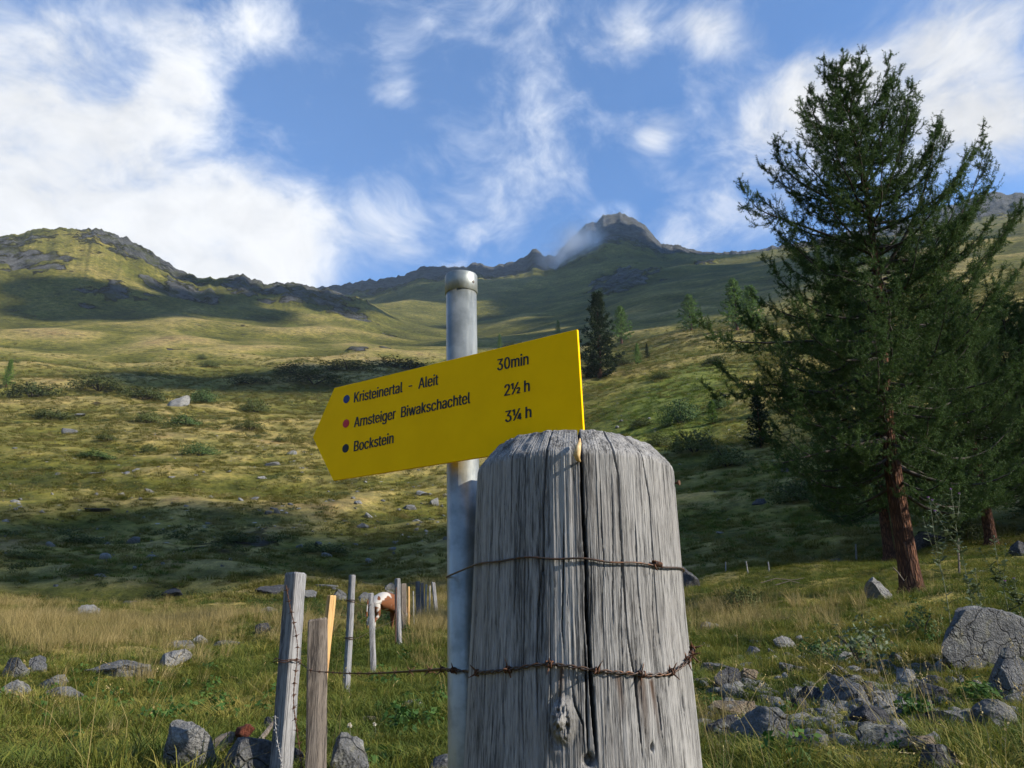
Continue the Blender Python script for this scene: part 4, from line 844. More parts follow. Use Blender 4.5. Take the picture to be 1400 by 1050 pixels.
leads = [L3([(1200, 380), (1235, 330), (1262, 270), (1275, 210), (1281, 168)], (0, -.3, -.5, -.6, -.6)), L3([(1203, 420), (1270, 350), (1318, 290), (1338, 240), (1345, 205)], (0, .3, .6, .7, .7)),
         L3([(1197, 350), (1130, 320), (1070, 300), (1030, 285), (1015, 254)], (0, -.2, -.5, -.7, -.7)), L3([(1190, 300), (1130, 270), (1085, 245), (1066, 220), (1061, 195)], (0, .3, .5, .6, .6)),
         L3([(1182, 250), (1200, 200), (1213, 150), (1217, 112)], (0, .1, .2, .2)), L3([(1190, 290), (1225, 230), (1240, 180), (1241, 140)], (0, -.2, -.2, -.2)), L3([(1175, 220), (1130, 190), (1112, 160), (1108, 126)], (0, -.2, -.3, -.3)),
         L3([(1206, 470), (1120, 465), (1040, 470), (985, 465), (955, 440)], (0, -.6, -1.0, -1.3, -1.4)), L3([(1208, 530), (1110, 540), (1050, 520), (1000, 545), (970, 530)], (0, .3, .6, .9, 1.0)), L3([(1215, 600), (1150, 612), (1090, 628), (1040, 640)], (0, -.5, -.9, -1.2)),
         L3([(1204, 440), (1290, 400), (1350, 350), (1380, 310), (1392, 285)], (0, -.3, -.6, -.8, -.8))]
big = conifer(5, trunkL, [(0, .33), (.02, .27), (.06, .235), (.25, .19), (.5, .12), (.8, .05), (1, .01)], env_l, 138, .125, 5, .073, .0125, 5, .036, leads, low=.17, droop=.5, lift=.5, slope=(-.12, .85), sec_len=.30, shoot_len=(.10, .26))
# root flare
(TV_, TF_) = big[0]; ang = np.arctan2(TV_[:, 1]-trunkL[0, 1], TV_[:, 0]-trunkL[0, 0]); fl = np.exp(-(TV_[:, 2]+.15)/.22)*(.5+.5*np.cos(ang*5+.6))
TV_[:, 0] += (TV_[:, 0]-trunkL[0, 0])*fl*.7*(TV_[:, 2] < 1.2); TV_[:, 1] += (TV_[:, 1]-trunkL[0, 1])*fl*.7*(TV_[:, 2] < 1.2)
larch = plant_tree('larch_tree', lbase, big, (M_BARK, M_TWIG, M_LARCH), 'big dark green larch with a reddish trunk at right, nearest tree', 'tree', 'larch trees')
print('larch tris', len(big[2][1]))
for (x, y, rz, sc_, lb_) in [(1217, 768, 2.1, (.62, .62, .62), 'larch standing just behind the nearest larch, its trunk left'), (1357, 748, 4.0, (.66, .66, .52), 'larch at the right edge behind the tall thistle'), (1432, 735, 0.7, (.95, .95, .50), 'larch whose branches reach in from the right edge')]:
    p = ground(x, y); k = (p[1]/LY)**.75; copy_tree(larch, (p[0], p[1], p[2]), rz, tuple(s*k for s in sc_), lb_)
# smaller trees up the slope
def small_tree(seed, h, w, nb, ln, spruce):
    t = np.array([(0, 0, -.2), (.02*h*.2, 0, h*.5), (0, 0, h)])
    def env(u, az): return w*(max(1-u, .02)**(.85 if spruce else .8))*(.75 if u < .15 else 1)
    return conifer(seed, t, [(0, .022*h), (.6, .010*h), (1, .003*h)], env, nb, .34 if spruce else .38, 2 if spruce else 2, ln, ln*.42, 3, .26 if spruce else .26, (), low=.05 if spruce else .09, droop=.6 if spruce else .2, lift=.32, slope=(-.25, .7) if spruce else (.0, .9), sec_len=.28, shoot_len=(.2, .5))
sp = small_tree(21, 11.5, 3.0, 95, .34, True); la = small_tree(22, 9.0, 2.3, 80, .30, False)
def place(src, x, yb, yt, label, wid=1.0, h0=11.5, group=None, mats=None, rz=None):
    p = ground(x, yb); dep = p[1]*CP+(p[2]-CAMZ)*SP; top = at(x, yt, p[1]); h = top[2]-p[2]; s = h/h0
    if isinstance(src, tuple): return p, s
    return copy_tree(src, tuple(p), random.uniform(0, 6) if rz is None else rz, (s*wid, s*wid, s), label, group, mats)
p, s = place((), 820, 517, 402, '', h0=11.5); print('spruce', p, s)
spruce = plant_tree('spruce_tree', p, sp, (M_BARK, M_TWIG, M_SPRUCE), 'dark pointed spruce right of the sign', 'tree', 'spruces', .3, s); spruce.scale = (s*1.3, s*1.3, s)
p, s = place((), 850, 470, 420, '', h0=9.0); print('larch', p, s)
ylarch = plant_tree('young_larch', p, la, (M_BARK, M_TWIG, M_LARCH_Y), 'small bright larch peeking out behind the dark spruce', 'tree', 'young larches on the slope', 1.0, s); ylarch.scale = (s*1.5, s*1.5, s)
for (x, yb, yt, lb_, wd_) in [(945, 452, 404, 'bright young larch between the spruce and the big larch', 1.8), (1008, 452, 383, 'tallest bright larch beside the big larch, left of a pair', 1.5), (1030, 455, 392, 'bright larch half hidden behind the big larch branches', 1.5),
                              (683, 480, 457, 'small larch tip just above the sign', .9), (763, 462, 438, 'small larch tip above the right end of the sign', .9), (8, 530, 492, 'young larch at the left edge of the slope', 1.0), (975, 580, 548, 'low bright larch sapling on the green slope', 1.6), (872, 500, 470, 'little larch right of the dark spruce', 1.0)]:
    place(ylarch, x, yb, yt, lb_, wd_, 9.0)
for (x, yb, yt, lb_, wd_) in [(1041, 612, 535, 'small dark spruce under the big larch branches', 1.3), (812, 517, 480, 'low spruce at the foot of the dark spruce', 1.7), (885, 490, 470, 'tiny dark conifer on the crest right of spruce', 1.0), (1080, 560, 500, 'dark spruce behind the big larch lower branches', 1.3)]:
    place(spruce, x, yb, yt, lb_, wd_, 11.5)
# ------------------------------------------------------------------ grass, herbs and shrubs
def blade_proto(seed, n, rad, h0, h1, wd, lean, curl, head=0.0):
    r_ = np.random.default_rng(seed); a = r_.uniform(0, 2*np.pi, n); rr_ = rad*np.sqrt(r_.random(n)); base = np.stack([rr_*np.cos(a), rr_*np.sin(a), np.full(n, -.01)], -1)
    dirv = unit(np.stack([np.cos(a), np.sin(a), np.zeros(n)], -1)*1.0+r_.standard_normal((n, 3))*np.array((.7, .7, 0))); h = r_.uniform(h0, h1, n)
    ln = lean*r_.uniform(.3, 1.4, n); side = unit(np.cross(dirv, (0, 0, 1.0))+r_.standard_normal((n, 3))*.3); V = []; t4 = (0, .4, .75, 1.0); w4 = (1, .8, .5, 0)
    hv = []
    for t, w in zip(t4, w4):
        c = base+np.array((0, 0, 1))*(h*t*(1-curl*t*t*ln))[:, None]+dirv*(h*ln*t**1.8)[:, None]
        if w > 0: V += [c-side*wd*w*.5, c+side*wd*w*.5]; hv += [np.full(n, t)]*2
        else: V.append(c); hv.append(np.full(n, t))
    V = np.stack(V, 1); hv = np.stack(hv, 1); k = 7; o = np.arange(n)[:, None]*k
    F_ = np.concatenate([o+np.array(f) for f in [(0, 1, 3), (0, 3, 2), (2, 3, 5), (2, 5, 4), (4, 5, 6)]]); V = V.reshape(-1, 3); hv = hv.ravel()
    if head > 0:   # seed heads: small diamonds along the upper stalk
        tip = V.reshape(n, k, 3)[:, 6]; dn = V.reshape(n, k, 3)[:, 4]; ax = unit(tip-dn); q_ = 6; VV = []; FF = []; o0 = len(V)
        for s in range(q_):
            c = tip-ax*head*(s/q_); d = unit(r_.standard_normal((n, 3))*.6+ax*1.4)*head*.24; sd_ = unit(np.cross(d, r_.standard_normal((n, 3))))*head*.06
            VV.append(np.stack([c, c+d*.5+sd_, c+d, c+d*.5-sd_], 1))
        VV = np.concatenate(VV); m_ = len(VV); FF = np.concatenate([o0+np.arange(m_)[:, None]*4+np.array((0, 1, 2)), o0+np.arange(m_)[:, None]*4+np.array((0, 2, 3))]); V = np.concatenate([V, VV.reshape(-1, 3)]); F_ = np.concatenate([F_, FF]); hv = np.concatenate([hv, np.ones(m_*4)])
    return V, F_, hv
def leaf_proto(seed, n, rad, h, ls):
    """low herb or shrub clump: leaves through a flattened dome"""
    r_ = np.random.default_rng(seed); d = unit(r_.standard_normal((n, 3))); d[:, 2] = np.abs(d[:, 2]); rr_ = r_.uniform(.35, 1.0, (n, 1))**.6; c = d*rr_*np.array((rad, rad, h))*(1+.42*fbm2(d[:, 0]*2.0+seed, d[:, 1]*2.0+d[:, 2]*2, 4, seed))[:, None]
    nrm = unit(d+r_.standard_normal((n, 3))*.6); t = unit(np.cross(nrm, r_.standard_normal((n, 3)))); s = np.cross(nrm, t); L = ls*r_.uniform(.6, 1.3, (n, 1))
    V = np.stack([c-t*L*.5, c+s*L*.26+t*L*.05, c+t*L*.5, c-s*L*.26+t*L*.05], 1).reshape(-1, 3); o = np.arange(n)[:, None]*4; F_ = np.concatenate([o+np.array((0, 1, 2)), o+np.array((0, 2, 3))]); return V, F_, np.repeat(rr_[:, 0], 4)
def grass_mat(name, stops, patch, tr=.3):
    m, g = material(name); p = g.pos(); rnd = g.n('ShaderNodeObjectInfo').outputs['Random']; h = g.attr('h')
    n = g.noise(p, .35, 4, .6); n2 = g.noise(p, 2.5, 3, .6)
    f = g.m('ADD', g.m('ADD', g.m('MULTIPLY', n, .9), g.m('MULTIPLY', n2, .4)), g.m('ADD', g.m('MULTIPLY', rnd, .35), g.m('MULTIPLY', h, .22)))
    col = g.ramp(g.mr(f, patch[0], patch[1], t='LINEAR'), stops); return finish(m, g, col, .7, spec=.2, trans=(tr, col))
M_GR = grass_mat('meadow_grass', [(0, (.04, .065, .012)), (.3, (.085, .112, .016)), (.55, (.16, .16, .028)), (.78, (.26, .21, .05)), (1, (.35, .255, .08))], (.68, 1.40))
M_TUS = grass_mat('tussock_blades', [(0, (.06, .07, .010)), (.3, (.115, .112, .018)), (.55, (.18, .16, .042)), (.78, (.265, .22, .08)), (1, (.31, .235, .10))], (.62, 1.28))
M_LUG = grass_mat('lush_blades', [(0, (.05, .085, .012)), (.5, (.10, .14, .02)), (1, (.18, .19, .035))], (.62, 1.28))
M_DRYG = grass_mat('dry_grass', [(0, (.13, .12, .035)), (.4, (.22, .175, .062)), (.75, (.33, .25, .10)), (1, (.42, .33, .16))], (.6, 1.25))
M_LUSH = grass_mat('lush_herb', [(0, (.018, .045, .010)), (.5, (.035, .085, .016)), (1, (.075, .135, .026))], (.6, 1.3))
M_SHR = grass_mat('shrub_leaves', [(0, (.026, .036, .010)), (.5, (.055, .07, .018)), (1, (.10, .115, .03))], (.6, 1.3), .2)
M_SHR2 = grass_mat('bright_shrub_leaves', [(0, (.03, .055, .016)), (.5, (.055, .095, .028)), (1, (.10, .15, .045))], (.6, 1.3), .2)
protos = bpy.data.collections.new('plant_parts')
def proto(name, vf, mat):
    me = mesh_np(name, vf[0], vf[1], False, {'h': vf[2]}); me.materials.append(mat); o = bpy.data.objects.new(name, me); return o
SETS = {}
def pset(key, objs):
    c = bpy.data.collections.new('set_'+key)
    for k, o in enumerate(objs): o.name = '%s_%02d' % (key, k); c.objects.link(o)
    SETS[key] = (c, len(objs))
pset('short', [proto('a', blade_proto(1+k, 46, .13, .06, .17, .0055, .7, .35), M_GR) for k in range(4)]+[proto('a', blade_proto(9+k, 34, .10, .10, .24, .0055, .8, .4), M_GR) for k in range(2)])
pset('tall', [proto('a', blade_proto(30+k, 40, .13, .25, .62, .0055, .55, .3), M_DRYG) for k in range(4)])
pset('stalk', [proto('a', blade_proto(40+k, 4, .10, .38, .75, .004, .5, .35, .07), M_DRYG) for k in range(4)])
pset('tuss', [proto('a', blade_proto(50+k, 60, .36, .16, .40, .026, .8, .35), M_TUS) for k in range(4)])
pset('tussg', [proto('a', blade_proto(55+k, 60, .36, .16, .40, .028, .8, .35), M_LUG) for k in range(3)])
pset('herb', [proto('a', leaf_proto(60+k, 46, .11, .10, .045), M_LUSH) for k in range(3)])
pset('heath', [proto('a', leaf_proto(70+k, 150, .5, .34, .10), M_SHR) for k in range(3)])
pset('stone', [])
def gn_tree(key):
    nt = bpy.data.node_groups.new('scatter_'+key, 'GeometryNodeTree'); nt.interface.new_socket('Geometry', in_out='INPUT', socket_type='NodeSocketGeometry'); nt.interface.new_socket('Geometry', in_out='OUTPUT', socket_type='NodeSocketGeometry')
    N = nt.nodes; L = nt.links; gi = N.new('NodeGroupInput'); go = N.new('NodeGroupOutput'); ip = N.new('GeometryNodeInstanceOnPoints'); ci = N.new('GeometryNodeCollectionInfo')
    ci.inputs['Collection'].default_value = SETS[key][0]; ci.inputs['Separate Children'].default_value = True; ci.inputs['Reset Children'].default_value = True
    def na_(nm, ty):
        a = N.new('GeometryNodeInputNamedAttribute'); a.data_type = ty; a.inputs['Name'].default_value = nm; return a.outputs['Attribute']
    L.new(gi.outputs[0], ip.inputs['Points']); L.new(ci.outputs[0], ip.inputs['Instance']); ip.inputs['Pick Instance'].default_value = True
    L.new(na_('idx', 'INT'), ip.inputs['Instance Index']); L.new(na_('rot', 'FLOAT_VECTOR'), ip.inputs['Rotation']); L.new(na_('scl', 'FLOAT_VECTOR'), ip.inputs['Scale']); L.new(ip.outputs[0], go.inputs[0]); return nt
def scatter(name, key, P, sc_, label, cat, tilt=.15, zs_=None):
    n = len(P); me = bpy.data.meshes.new(name); me.vertices.add(n); me.vertices.foreach_set('co', np.asarray(P, np.float32).ravel())
    a = me.attributes.new('idx', 'INT', 'POINT'); a.data.foreach_set('value', rng.integers(0, SETS[key][1], n).astype(np.int32))
    rt = np.stack([rng.normal(0, tilt, n), rng.normal(0, tilt, n), rng.uniform(0, 6.28, n)], -1).astype(np.float32); a = me.attributes.new('rot', 'FLOAT_VECTOR', 'POINT'); a.data.foreach_set('vector', rt.ravel())
    s3 = np.stack([sc_, sc_, sc_*(1 if zs_ is None else zs_)], -1).astype(np.float32); a = me.attributes.new('scl', 'FLOAT_VECTOR', 'POINT'); a.data.foreach_set('vector', s3.ravel())
    o = link(name, me); md = o.modifiers.new('scatter', 'NODES'); md.node_group = gn_tree(key); tag(o, label, cat, kind='stuff'); return o
def polar(n, r0, r1, a0=-37, a1=37, power=2.0):
    u = rng.random(n); r_ = (r0**power+(r1**power-r0**power)*u)**(1/power); a = R(a0)+(R(a1)-R(a0))*rng.random(n); return np.stack([r_*np.sin(a), r_*np.cos(a)], -1)
def topx(P):
    dep = P[:, 1]*CP+(P[:, 2]-CAMZ)*SP; return 700+FPX*P[:, 0]/dep, 525-FPX*((P[:, 2]-CAMZ)*CP-P[:, 1]*SP)/dep
RK = [(o.location.x, o.location.y, max(o.dimensions.x, o.dimensions.y)*.5, o.dimensions.z) for o in C.objects if o.name.split('.')[0] == 'rock' and o.location.length < 40]
RK = np.array(RK)
def lift(xy): return np.concatenate([xy, H(xy[:, 0], xy[:, 1])[:, None]], 1)
def keep(P, f=.72):
    ok = np.ones(len(P), bool)
    for x, y, r_, _ in RK: ok &= (P[:, 0]-x)**2+(P[:, 1]-y)**2 > (r_*f)**2
    ok &= ((P[:, 0]-PX)**2+(P[:, 1]-PY)**2 > .5); return P[ok]
def blobpx(px, py, L): return np.max([w*np.exp(-((px-x)/sx)**2-((py-y)/sy)**2) for x, y, sx, sy, w in L], axis=0)
DRYB = [(90, 868, 130, 22, 1.0), (250, 860, 110, 20, .9), (400, 860, 80, 14, .6), (590, 840, 26, 45, .95), (200, 930, 90, 22, .35), (1010, 850, 90, 22, .42), (1120, 850, 60, 18, .25), (20, 845, 60, 20, .8), (975, 1020, 25, 40, .7), (60, 1000, 120, 30, .2)]
LUSHB = [(510, 850, 40, 14, 1), (560, 1000, 60, 60, .8), (420, 830, 80, 12, .9), (1200, 900, 60, 30, .5), (1100, 1030, 200, 40, .4), (160, 960, 160, 30, .5), (920, 960, 40, 60, .5)]
RUBB = [(1190, 970, 150, 48, .9), (1010, 975, 50, 40, .85), (1330, 985, 80, 25, .6)]
def thin(P):
    x_, y_ = topx(P); return P[rng.random(len(P)) > blobpx(x_, y_, RUBB)*.85]
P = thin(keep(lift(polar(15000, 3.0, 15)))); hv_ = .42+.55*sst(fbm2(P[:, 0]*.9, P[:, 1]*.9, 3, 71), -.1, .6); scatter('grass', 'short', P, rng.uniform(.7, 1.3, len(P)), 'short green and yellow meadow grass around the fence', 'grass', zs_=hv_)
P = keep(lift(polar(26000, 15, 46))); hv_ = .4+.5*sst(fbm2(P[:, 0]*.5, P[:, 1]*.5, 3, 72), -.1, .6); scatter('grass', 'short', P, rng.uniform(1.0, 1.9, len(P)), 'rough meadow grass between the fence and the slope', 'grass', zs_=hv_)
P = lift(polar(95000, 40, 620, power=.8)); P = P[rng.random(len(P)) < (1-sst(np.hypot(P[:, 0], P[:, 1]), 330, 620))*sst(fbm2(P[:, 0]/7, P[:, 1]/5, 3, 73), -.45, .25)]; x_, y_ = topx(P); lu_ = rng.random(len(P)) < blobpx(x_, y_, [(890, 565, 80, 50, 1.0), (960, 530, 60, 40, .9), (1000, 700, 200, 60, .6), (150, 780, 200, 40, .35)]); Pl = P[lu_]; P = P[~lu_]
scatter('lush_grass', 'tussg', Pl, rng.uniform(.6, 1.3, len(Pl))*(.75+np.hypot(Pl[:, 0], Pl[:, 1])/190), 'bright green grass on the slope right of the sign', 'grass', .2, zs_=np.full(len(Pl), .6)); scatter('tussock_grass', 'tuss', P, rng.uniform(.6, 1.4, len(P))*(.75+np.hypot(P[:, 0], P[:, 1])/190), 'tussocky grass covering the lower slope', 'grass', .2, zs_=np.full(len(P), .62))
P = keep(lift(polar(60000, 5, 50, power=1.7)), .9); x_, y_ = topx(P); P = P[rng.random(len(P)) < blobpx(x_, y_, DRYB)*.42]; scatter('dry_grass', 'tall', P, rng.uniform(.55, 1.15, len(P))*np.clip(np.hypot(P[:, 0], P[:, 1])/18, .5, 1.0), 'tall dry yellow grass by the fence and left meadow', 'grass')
P = keep(lift(polar(30000, 4, 45)), .9); x_, y_ = topx(P); P = P[rng.random(len(P)) < blobpx(x_, y_, LUSHB)*.5]; scatter('meadow_herbs', 'herb', P, rng.uniform(.7, 1.6, len(P)), 'low dark green herbs in the meadow', 'herbs')
P = keep(lift(np.concatenate([polar(70, 3.6, 9, 8, 36), polar(130, 8, 20, 8, 36), polar(60, 4, 16, -36, 6)]))); scatter('grass_stalks', 'stalk', P, rng.uniform(.55, 1.05, len(P)), 'thin dry grass stalks with seed heads', 'grass', .22)
# heath and low shrubs spread over the slope
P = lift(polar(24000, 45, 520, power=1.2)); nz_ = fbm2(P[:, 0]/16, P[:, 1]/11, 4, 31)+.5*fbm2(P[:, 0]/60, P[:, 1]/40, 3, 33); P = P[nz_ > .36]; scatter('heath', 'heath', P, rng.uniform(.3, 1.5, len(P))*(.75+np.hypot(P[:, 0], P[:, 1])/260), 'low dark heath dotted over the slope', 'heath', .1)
# stones strewn over the slope
for k in range(5):
    V, F_ = rock_shape(900+k, 2, 7, .08); o = proto('a', (V*np.array((1, .8, .6)), F_, np.zeros(len(V))), M_RK['pale' if k % 2 else 'grey']); SETS['stone'][0].objects.link(o); o.name = 'stone_%02d' % k
SETS['stone'] = (SETS['stone'][0], 5)
P = lift(polar(9000, 30, 200, power=1.4)); x_, y_ = topx(P); STB = [(560, 700, 120, 50, 1.0), (450, 720, 200, 60, .6), (120, 720, 160, 60, .7), (200, 650, 200, 40, .3), (330, 640, 150, 20, .4), (500, 812, 120, 12, 1.0), (930, 560, 60, 60, .12), (230, 560, 20, 8, 1.0)]
P = P[rng.random(len(P)) < blobpx(x_, y_, STB)*.42+.018]; scatter('slope_stones', 'stone', P, rng.gamma(2.0, .10, len(P))+.07, 'small grey stones strewn over the lower slope', 'stones', .3)
P = lift(polar(14000, 4, 16, 10, 36)); x_, y_ = topx(P); P = P[rng.random(len(P)) < blobpx(x_, y_, [(1190, 965, 170, 50, .5), (1000, 970, 50, 40, .5), (1330, 950, 80, 50, .25)])*.6]; scatter('rubble', 'stone', P, np.minimum(rng.gamma(2.0, .030, len(P))+.028, .13), 'small grey rubble between the rocks at right', 'stones', .3)
# single shrubs
def shrub_mesh(seed, n, ls):
    V, F_, h = leaf_proto(seed, n, 1.0, 1.0, ls); return mesh_np('foliage', V, F_, False, {'h': h})
shm = [shrub_mesh(200+k, 2600, .10) for k in range(6)]
def stems_mesh(seed):
    r_ = np.random.default_rng(seed); b = MB()
    for k in range(9):
        a = r_.uniform(0, 6.28); e = np.array((math.cos(a)*.7, math.sin(a)*.7, .75)); b.tube([np.zeros(3)-(0, 0, .1), e*.5+(0, 0, .1), e], [.03, .02, .008], 5)
    me = bpy.data.meshes.new('stems'); me.from_pydata(np.concatenate(b.v).tolist(), [], b.f); return me
stm = stems_mesh(5)
SHR = [(190, 548, 62, 24, 0, 'dark shrub on the left slope, left of the pale crag'), (272, 552, 44, 28, 1, 'bright shrub right of the pale crag'), (120, 540, 90, 22, 0, 'broad low shrub near the left edge of the slope'), (30, 545, 80, 26, 0, 'shrub thicket at the left edge of the slope'),
 (60, 575, 60, 18, 0, 'low shrub under the left edge thicket'), (196, 580, 44, 24, 0, 'round dark shrub below the pale crag'), (245, 583, 60, 20, 1, 'wide bright shrub below the pale crag'), (345, 566, 46, 24, 0, 'dark shrub left of the sign, upper one'), (337, 590, 46, 16, 0, 'flat shrub left of the sign, middle one'),
 (268, 624, 52, 22, 1, 'bright shrub on the slope, right of a small dark one'), (200, 620, 28, 16, 0, 'small dark round shrub left of a bright one'), (140, 605, 40, 12, 0, 'low shrub midway down the left slope'), (120, 630, 66, 14, 1, 'flat wide shrub above the outcrop stones'), (380, 605, 20, 10, 0, 'little shrub near the sign tip'),
 (285, 503, 26, 14, 0, 'small shrub high on the left slope'), (275, 492, 16, 10, 0, 'tiny shrub high on the left slope, upper of two'), (335, 530, 70, 12, 0, 'shrub at the left end of the dark shrub band'), (400, 516, 80, 14, 0, 'shrub in the dark band, above the sign tip'), (470, 508, 90, 16, 0, 'shrub in the dark band, behind the arrow end'), (545, 505, 90, 14, 0, 'shrub in the dark band, left of the tube'), (420, 532, 110, 16, 0, 'lower shrub of the dark band behind the sign'),
 (700, 482, 40, 12, 0, 'shrub right of the tube above the sign'), (745, 472, 40, 12, 0, 'dark shrub above the right end of the sign'), (905, 520, 34, 14, 0, 'dark shrub on the crest right of spruce'), (855, 500, 40, 14, 0, 'shrub at the right foot of the spruce'), (980, 500, 40, 16, 0, 'shrub under the bright larches'),
 (935, 580, 60, 44, 1, 'tall bright shrub on the green slope'), (905, 612, 44, 26, 0, 'dark shrub above the gatepost right shoulder'), (955, 625, 80, 40, 0, 'big dark shrub right of the gatepost top'), (1000, 640, 70, 36, 0, 'dark shrub before the big larch, right of another'), (985, 560, 36, 22, 1, 'small bright shrub near the larch sapling'), (1100, 690, 80, 44, 0, 'dark bush under the big larch at left'), (1150, 700, 60, 40, 0, 'dark bush close to the second larch trunk'),
 (1020, 835, 62, 44, 0, 'dark bush in the grass between gatepost and larch'), (1330, 740, 60, 36, 0, 'shaded bush beside the right larches'), (880, 585, 40, 14, 0, 'low dark heather patch above the gatepost'), (320, 745, 60, 18, 0, 'dark low bush on the shaded slope'), (100, 745, 70, 16, 0, 'dark low bush on the shaded slope at left'), (115, 790, 60, 14, 0, 'dark hump of heather above the dry grass'), (340, 790, 40, 10, 0, 'dark green mat above the leaning post'), (440, 760, 80, 16, 0, 'dark bush above the fence'), (20, 765, 50, 14, 0, 'dark bush at the left edge of shaded slope')]
for k, (x, y, w_, h_, br, lb_) in enumerate(SHR):
    p = ground(x, y); dep = p[1]*CP+(p[2]-CAMZ)*SP; kk = dep/FPX; root = empty('shrub', (p[0], p[1]+w_*kk*.3, 0), random.uniform(0, 6)); root.location.z = float(H(p[0], p[1]+w_*kk*.3))-.05*h_*kk; root.scale = (w_*kk*.52, w_*kk*.45, h_*kk*(.8 if y > 535 else .68))
    f = link('foliage', shm[k % 6], M_SHR, root); f.material_slots[0].link = 'OBJECT'; f.material_slots[0].material = M_SHR2 if br else M_SHR; link('stems', stm, M_TWIG, root); tag(root, lb_, 'shrub', 'shrubs on the slope')
# thistles and tall herbs by the boulder
M_STEM = flat('thistle_stem', (.14, .15, .085), .8); m, g = material('thistle_leaf'); M_TLF = finish(m, g, g.ramp(g.noise(g.obj(), 9, 3), [(.35, (.05, .075, .035)), (.65, (.13, .16, .09))]), .7, trans=(.25, (.1, .13, .06))); M_PURP = flat('thistle_flower', (.36, .12, .42), .8); M_PAPP = flat('seed_fluff', (.62, .56, .46), .9); M_YELF = flat('yellow_flower', (.75, .5, .02), .7)
def thistle(px, py, ptop, Y, label, seed, flower=True, br=3):
    r_ = np.random.default_rng(seed); B = at(px, py, Y); B[2] = gnd(B); T = at(px+r_.uniform(-3, 3), ptop, Y); h = T[2]-B[2]; root = empty('thistle', B); b = MB(); lf = []; heads = []
    def stem(P, rad):
        b.tube(P, np.linspace(rad, rad*.5, len(P)), 5)
    main = np.array([(0, 0, 0), (.01*h, 0, h*.35), (-.01*h, .01, h*.7), (0, 0, h)]); main = smoothp(main, 1); stem(main, .007); heads.append(main[-1]); lines = [main]
    for k in range(br):
        u = r_.uniform(.45, .8); o = np.array((0, 0, h*u)); a = r_.uniform(0, 6.28); e = o+np.array((math.cos(a)*.16*h, math.sin(a)*.1*h, h*(1-u)*r_.uniform(.6, .95))); P_ = np.array([o, (o+e)/2+(0, 0, -.03), e]); stem(P_, .0045); heads.append(e); lines.append(P_)
    b.build('stem', M_STEM, root); lb2 = MB()
    for P_ in lines:
        for u in np.linspace(.04, .95, 20 if P_ is main else 9):
            f = u*(len(P_)-1); i = min(int(f), len(P_)-2); c = P_[i]+(P_[i+1]-P_[i])*(f-i)
            for _ in range(2):
                a = r_.uniform(0, 6.28); d = np.array((math.cos(a), math.sin(a), r_.uniform(-.1, .8))); d /= np.linalg.norm(d); L = r_.uniform(.09, .20)*(1.15-u*.6); s = np.cross(d, (0, 0, 1)); s /= np.linalg.norm(s)+1e-9; V = [c]
                for q_ in range(1, 5):
                    V += [c+d*L*q_/5+s*L*(.22 if q_ % 2 else .09), c+d*L*q_/5-s*L*(.22 if q_ % 2 else .09)]
                V.append(c+d*L+(0, 0, -.02)); lb2.add(V, [(0, 2, 1), (1, 2, 4, 3), (3, 4, 6, 5), (5, 6, 8, 7), (7, 8, 9)])
    lb2.build('leaves', M_TLF, root)
    for c in heads:
        hb = MB(); hb.tube([c, c+(0, 0, .012), c+(0, 0, .024), c+(0, 0, .03)], [.006, .014, .011, .009], 8); hd = hb.build('flower_bud', M_TLF, root)
        if flower:
            fb_ = MB()
            for _ in range(26):
                d = unit(r_.standard_normal(3)*np.array((1, 1, .3))+np.array((0, 0, .9))); s = unit(np.cross(d, r_.standard_normal(3)))*.002; fb_.add([c+(0, 0, .026)-s, c+(0, 0, .026)+s, c+(0, 0, .028)+d*.026], [(0, 1, 2)])
            fb_.build('florets', M_PURP, hd)
    tag(root, label, 'thistle', 'thistles by the larch')
thistle(1328, 830, 672, 11.0, 'tallest thistle with purple flowers beside the larch trunk', 1, True, 4)
thistle(1296, 835, 690, 11.3, 'leafy thistle left of the tallest one', 2, False, 3)
thistle(1376, 826, 735, 11.2, 'shorter thistle right of the tallest one', 3, False, 2)
thistle(1398, 850, 794, 10.6, 'small purple thistle at the right edge', 4, True, 2)
thistle(1345, 845, 780, 10.4, 'low thistle just behind the huge boulder', 5, False, 2)
def bush(px, py, w_, h_, label, mat, seed, n=420):
    p = ground(px, py); kk = p[1]/CP/FPX; V, F_, h = leaf_proto(seed, n, w_*kk*.5, h_*kk, .06); root = empty('leafy_herb', p); link('foliage', mesh_np('foliage', V, F_, False, {'h': h}), mat, root); s = link('stems', stm, M_TWIG, root); s.scale = (w_*kk*.4, w_*kk*.4, h_*kk*.8); tag(root, label, 'plant', 'leafy plants among the rocks')
bush(1180, 912, 95, 62, 'pale-leaved bushy herb above the rubble, right of the gatepost', M_TLF, 301); bush(1262, 870, 60, 40, 'green herb between the larch and the huge boulder', M_SHR2, 302, 300); bush(1120, 905, 40, 30, 'small herb left of the pale-leaved bush', M_SHR2, 303, 200); bush(1250, 985, 50, 26, 'green herb growing among the rubble rocks', M_LUSH, 304, 240); bush(1345, 965, 50, 30, 'grassy herb under the leaning block', M_LUSH, 305, 220)
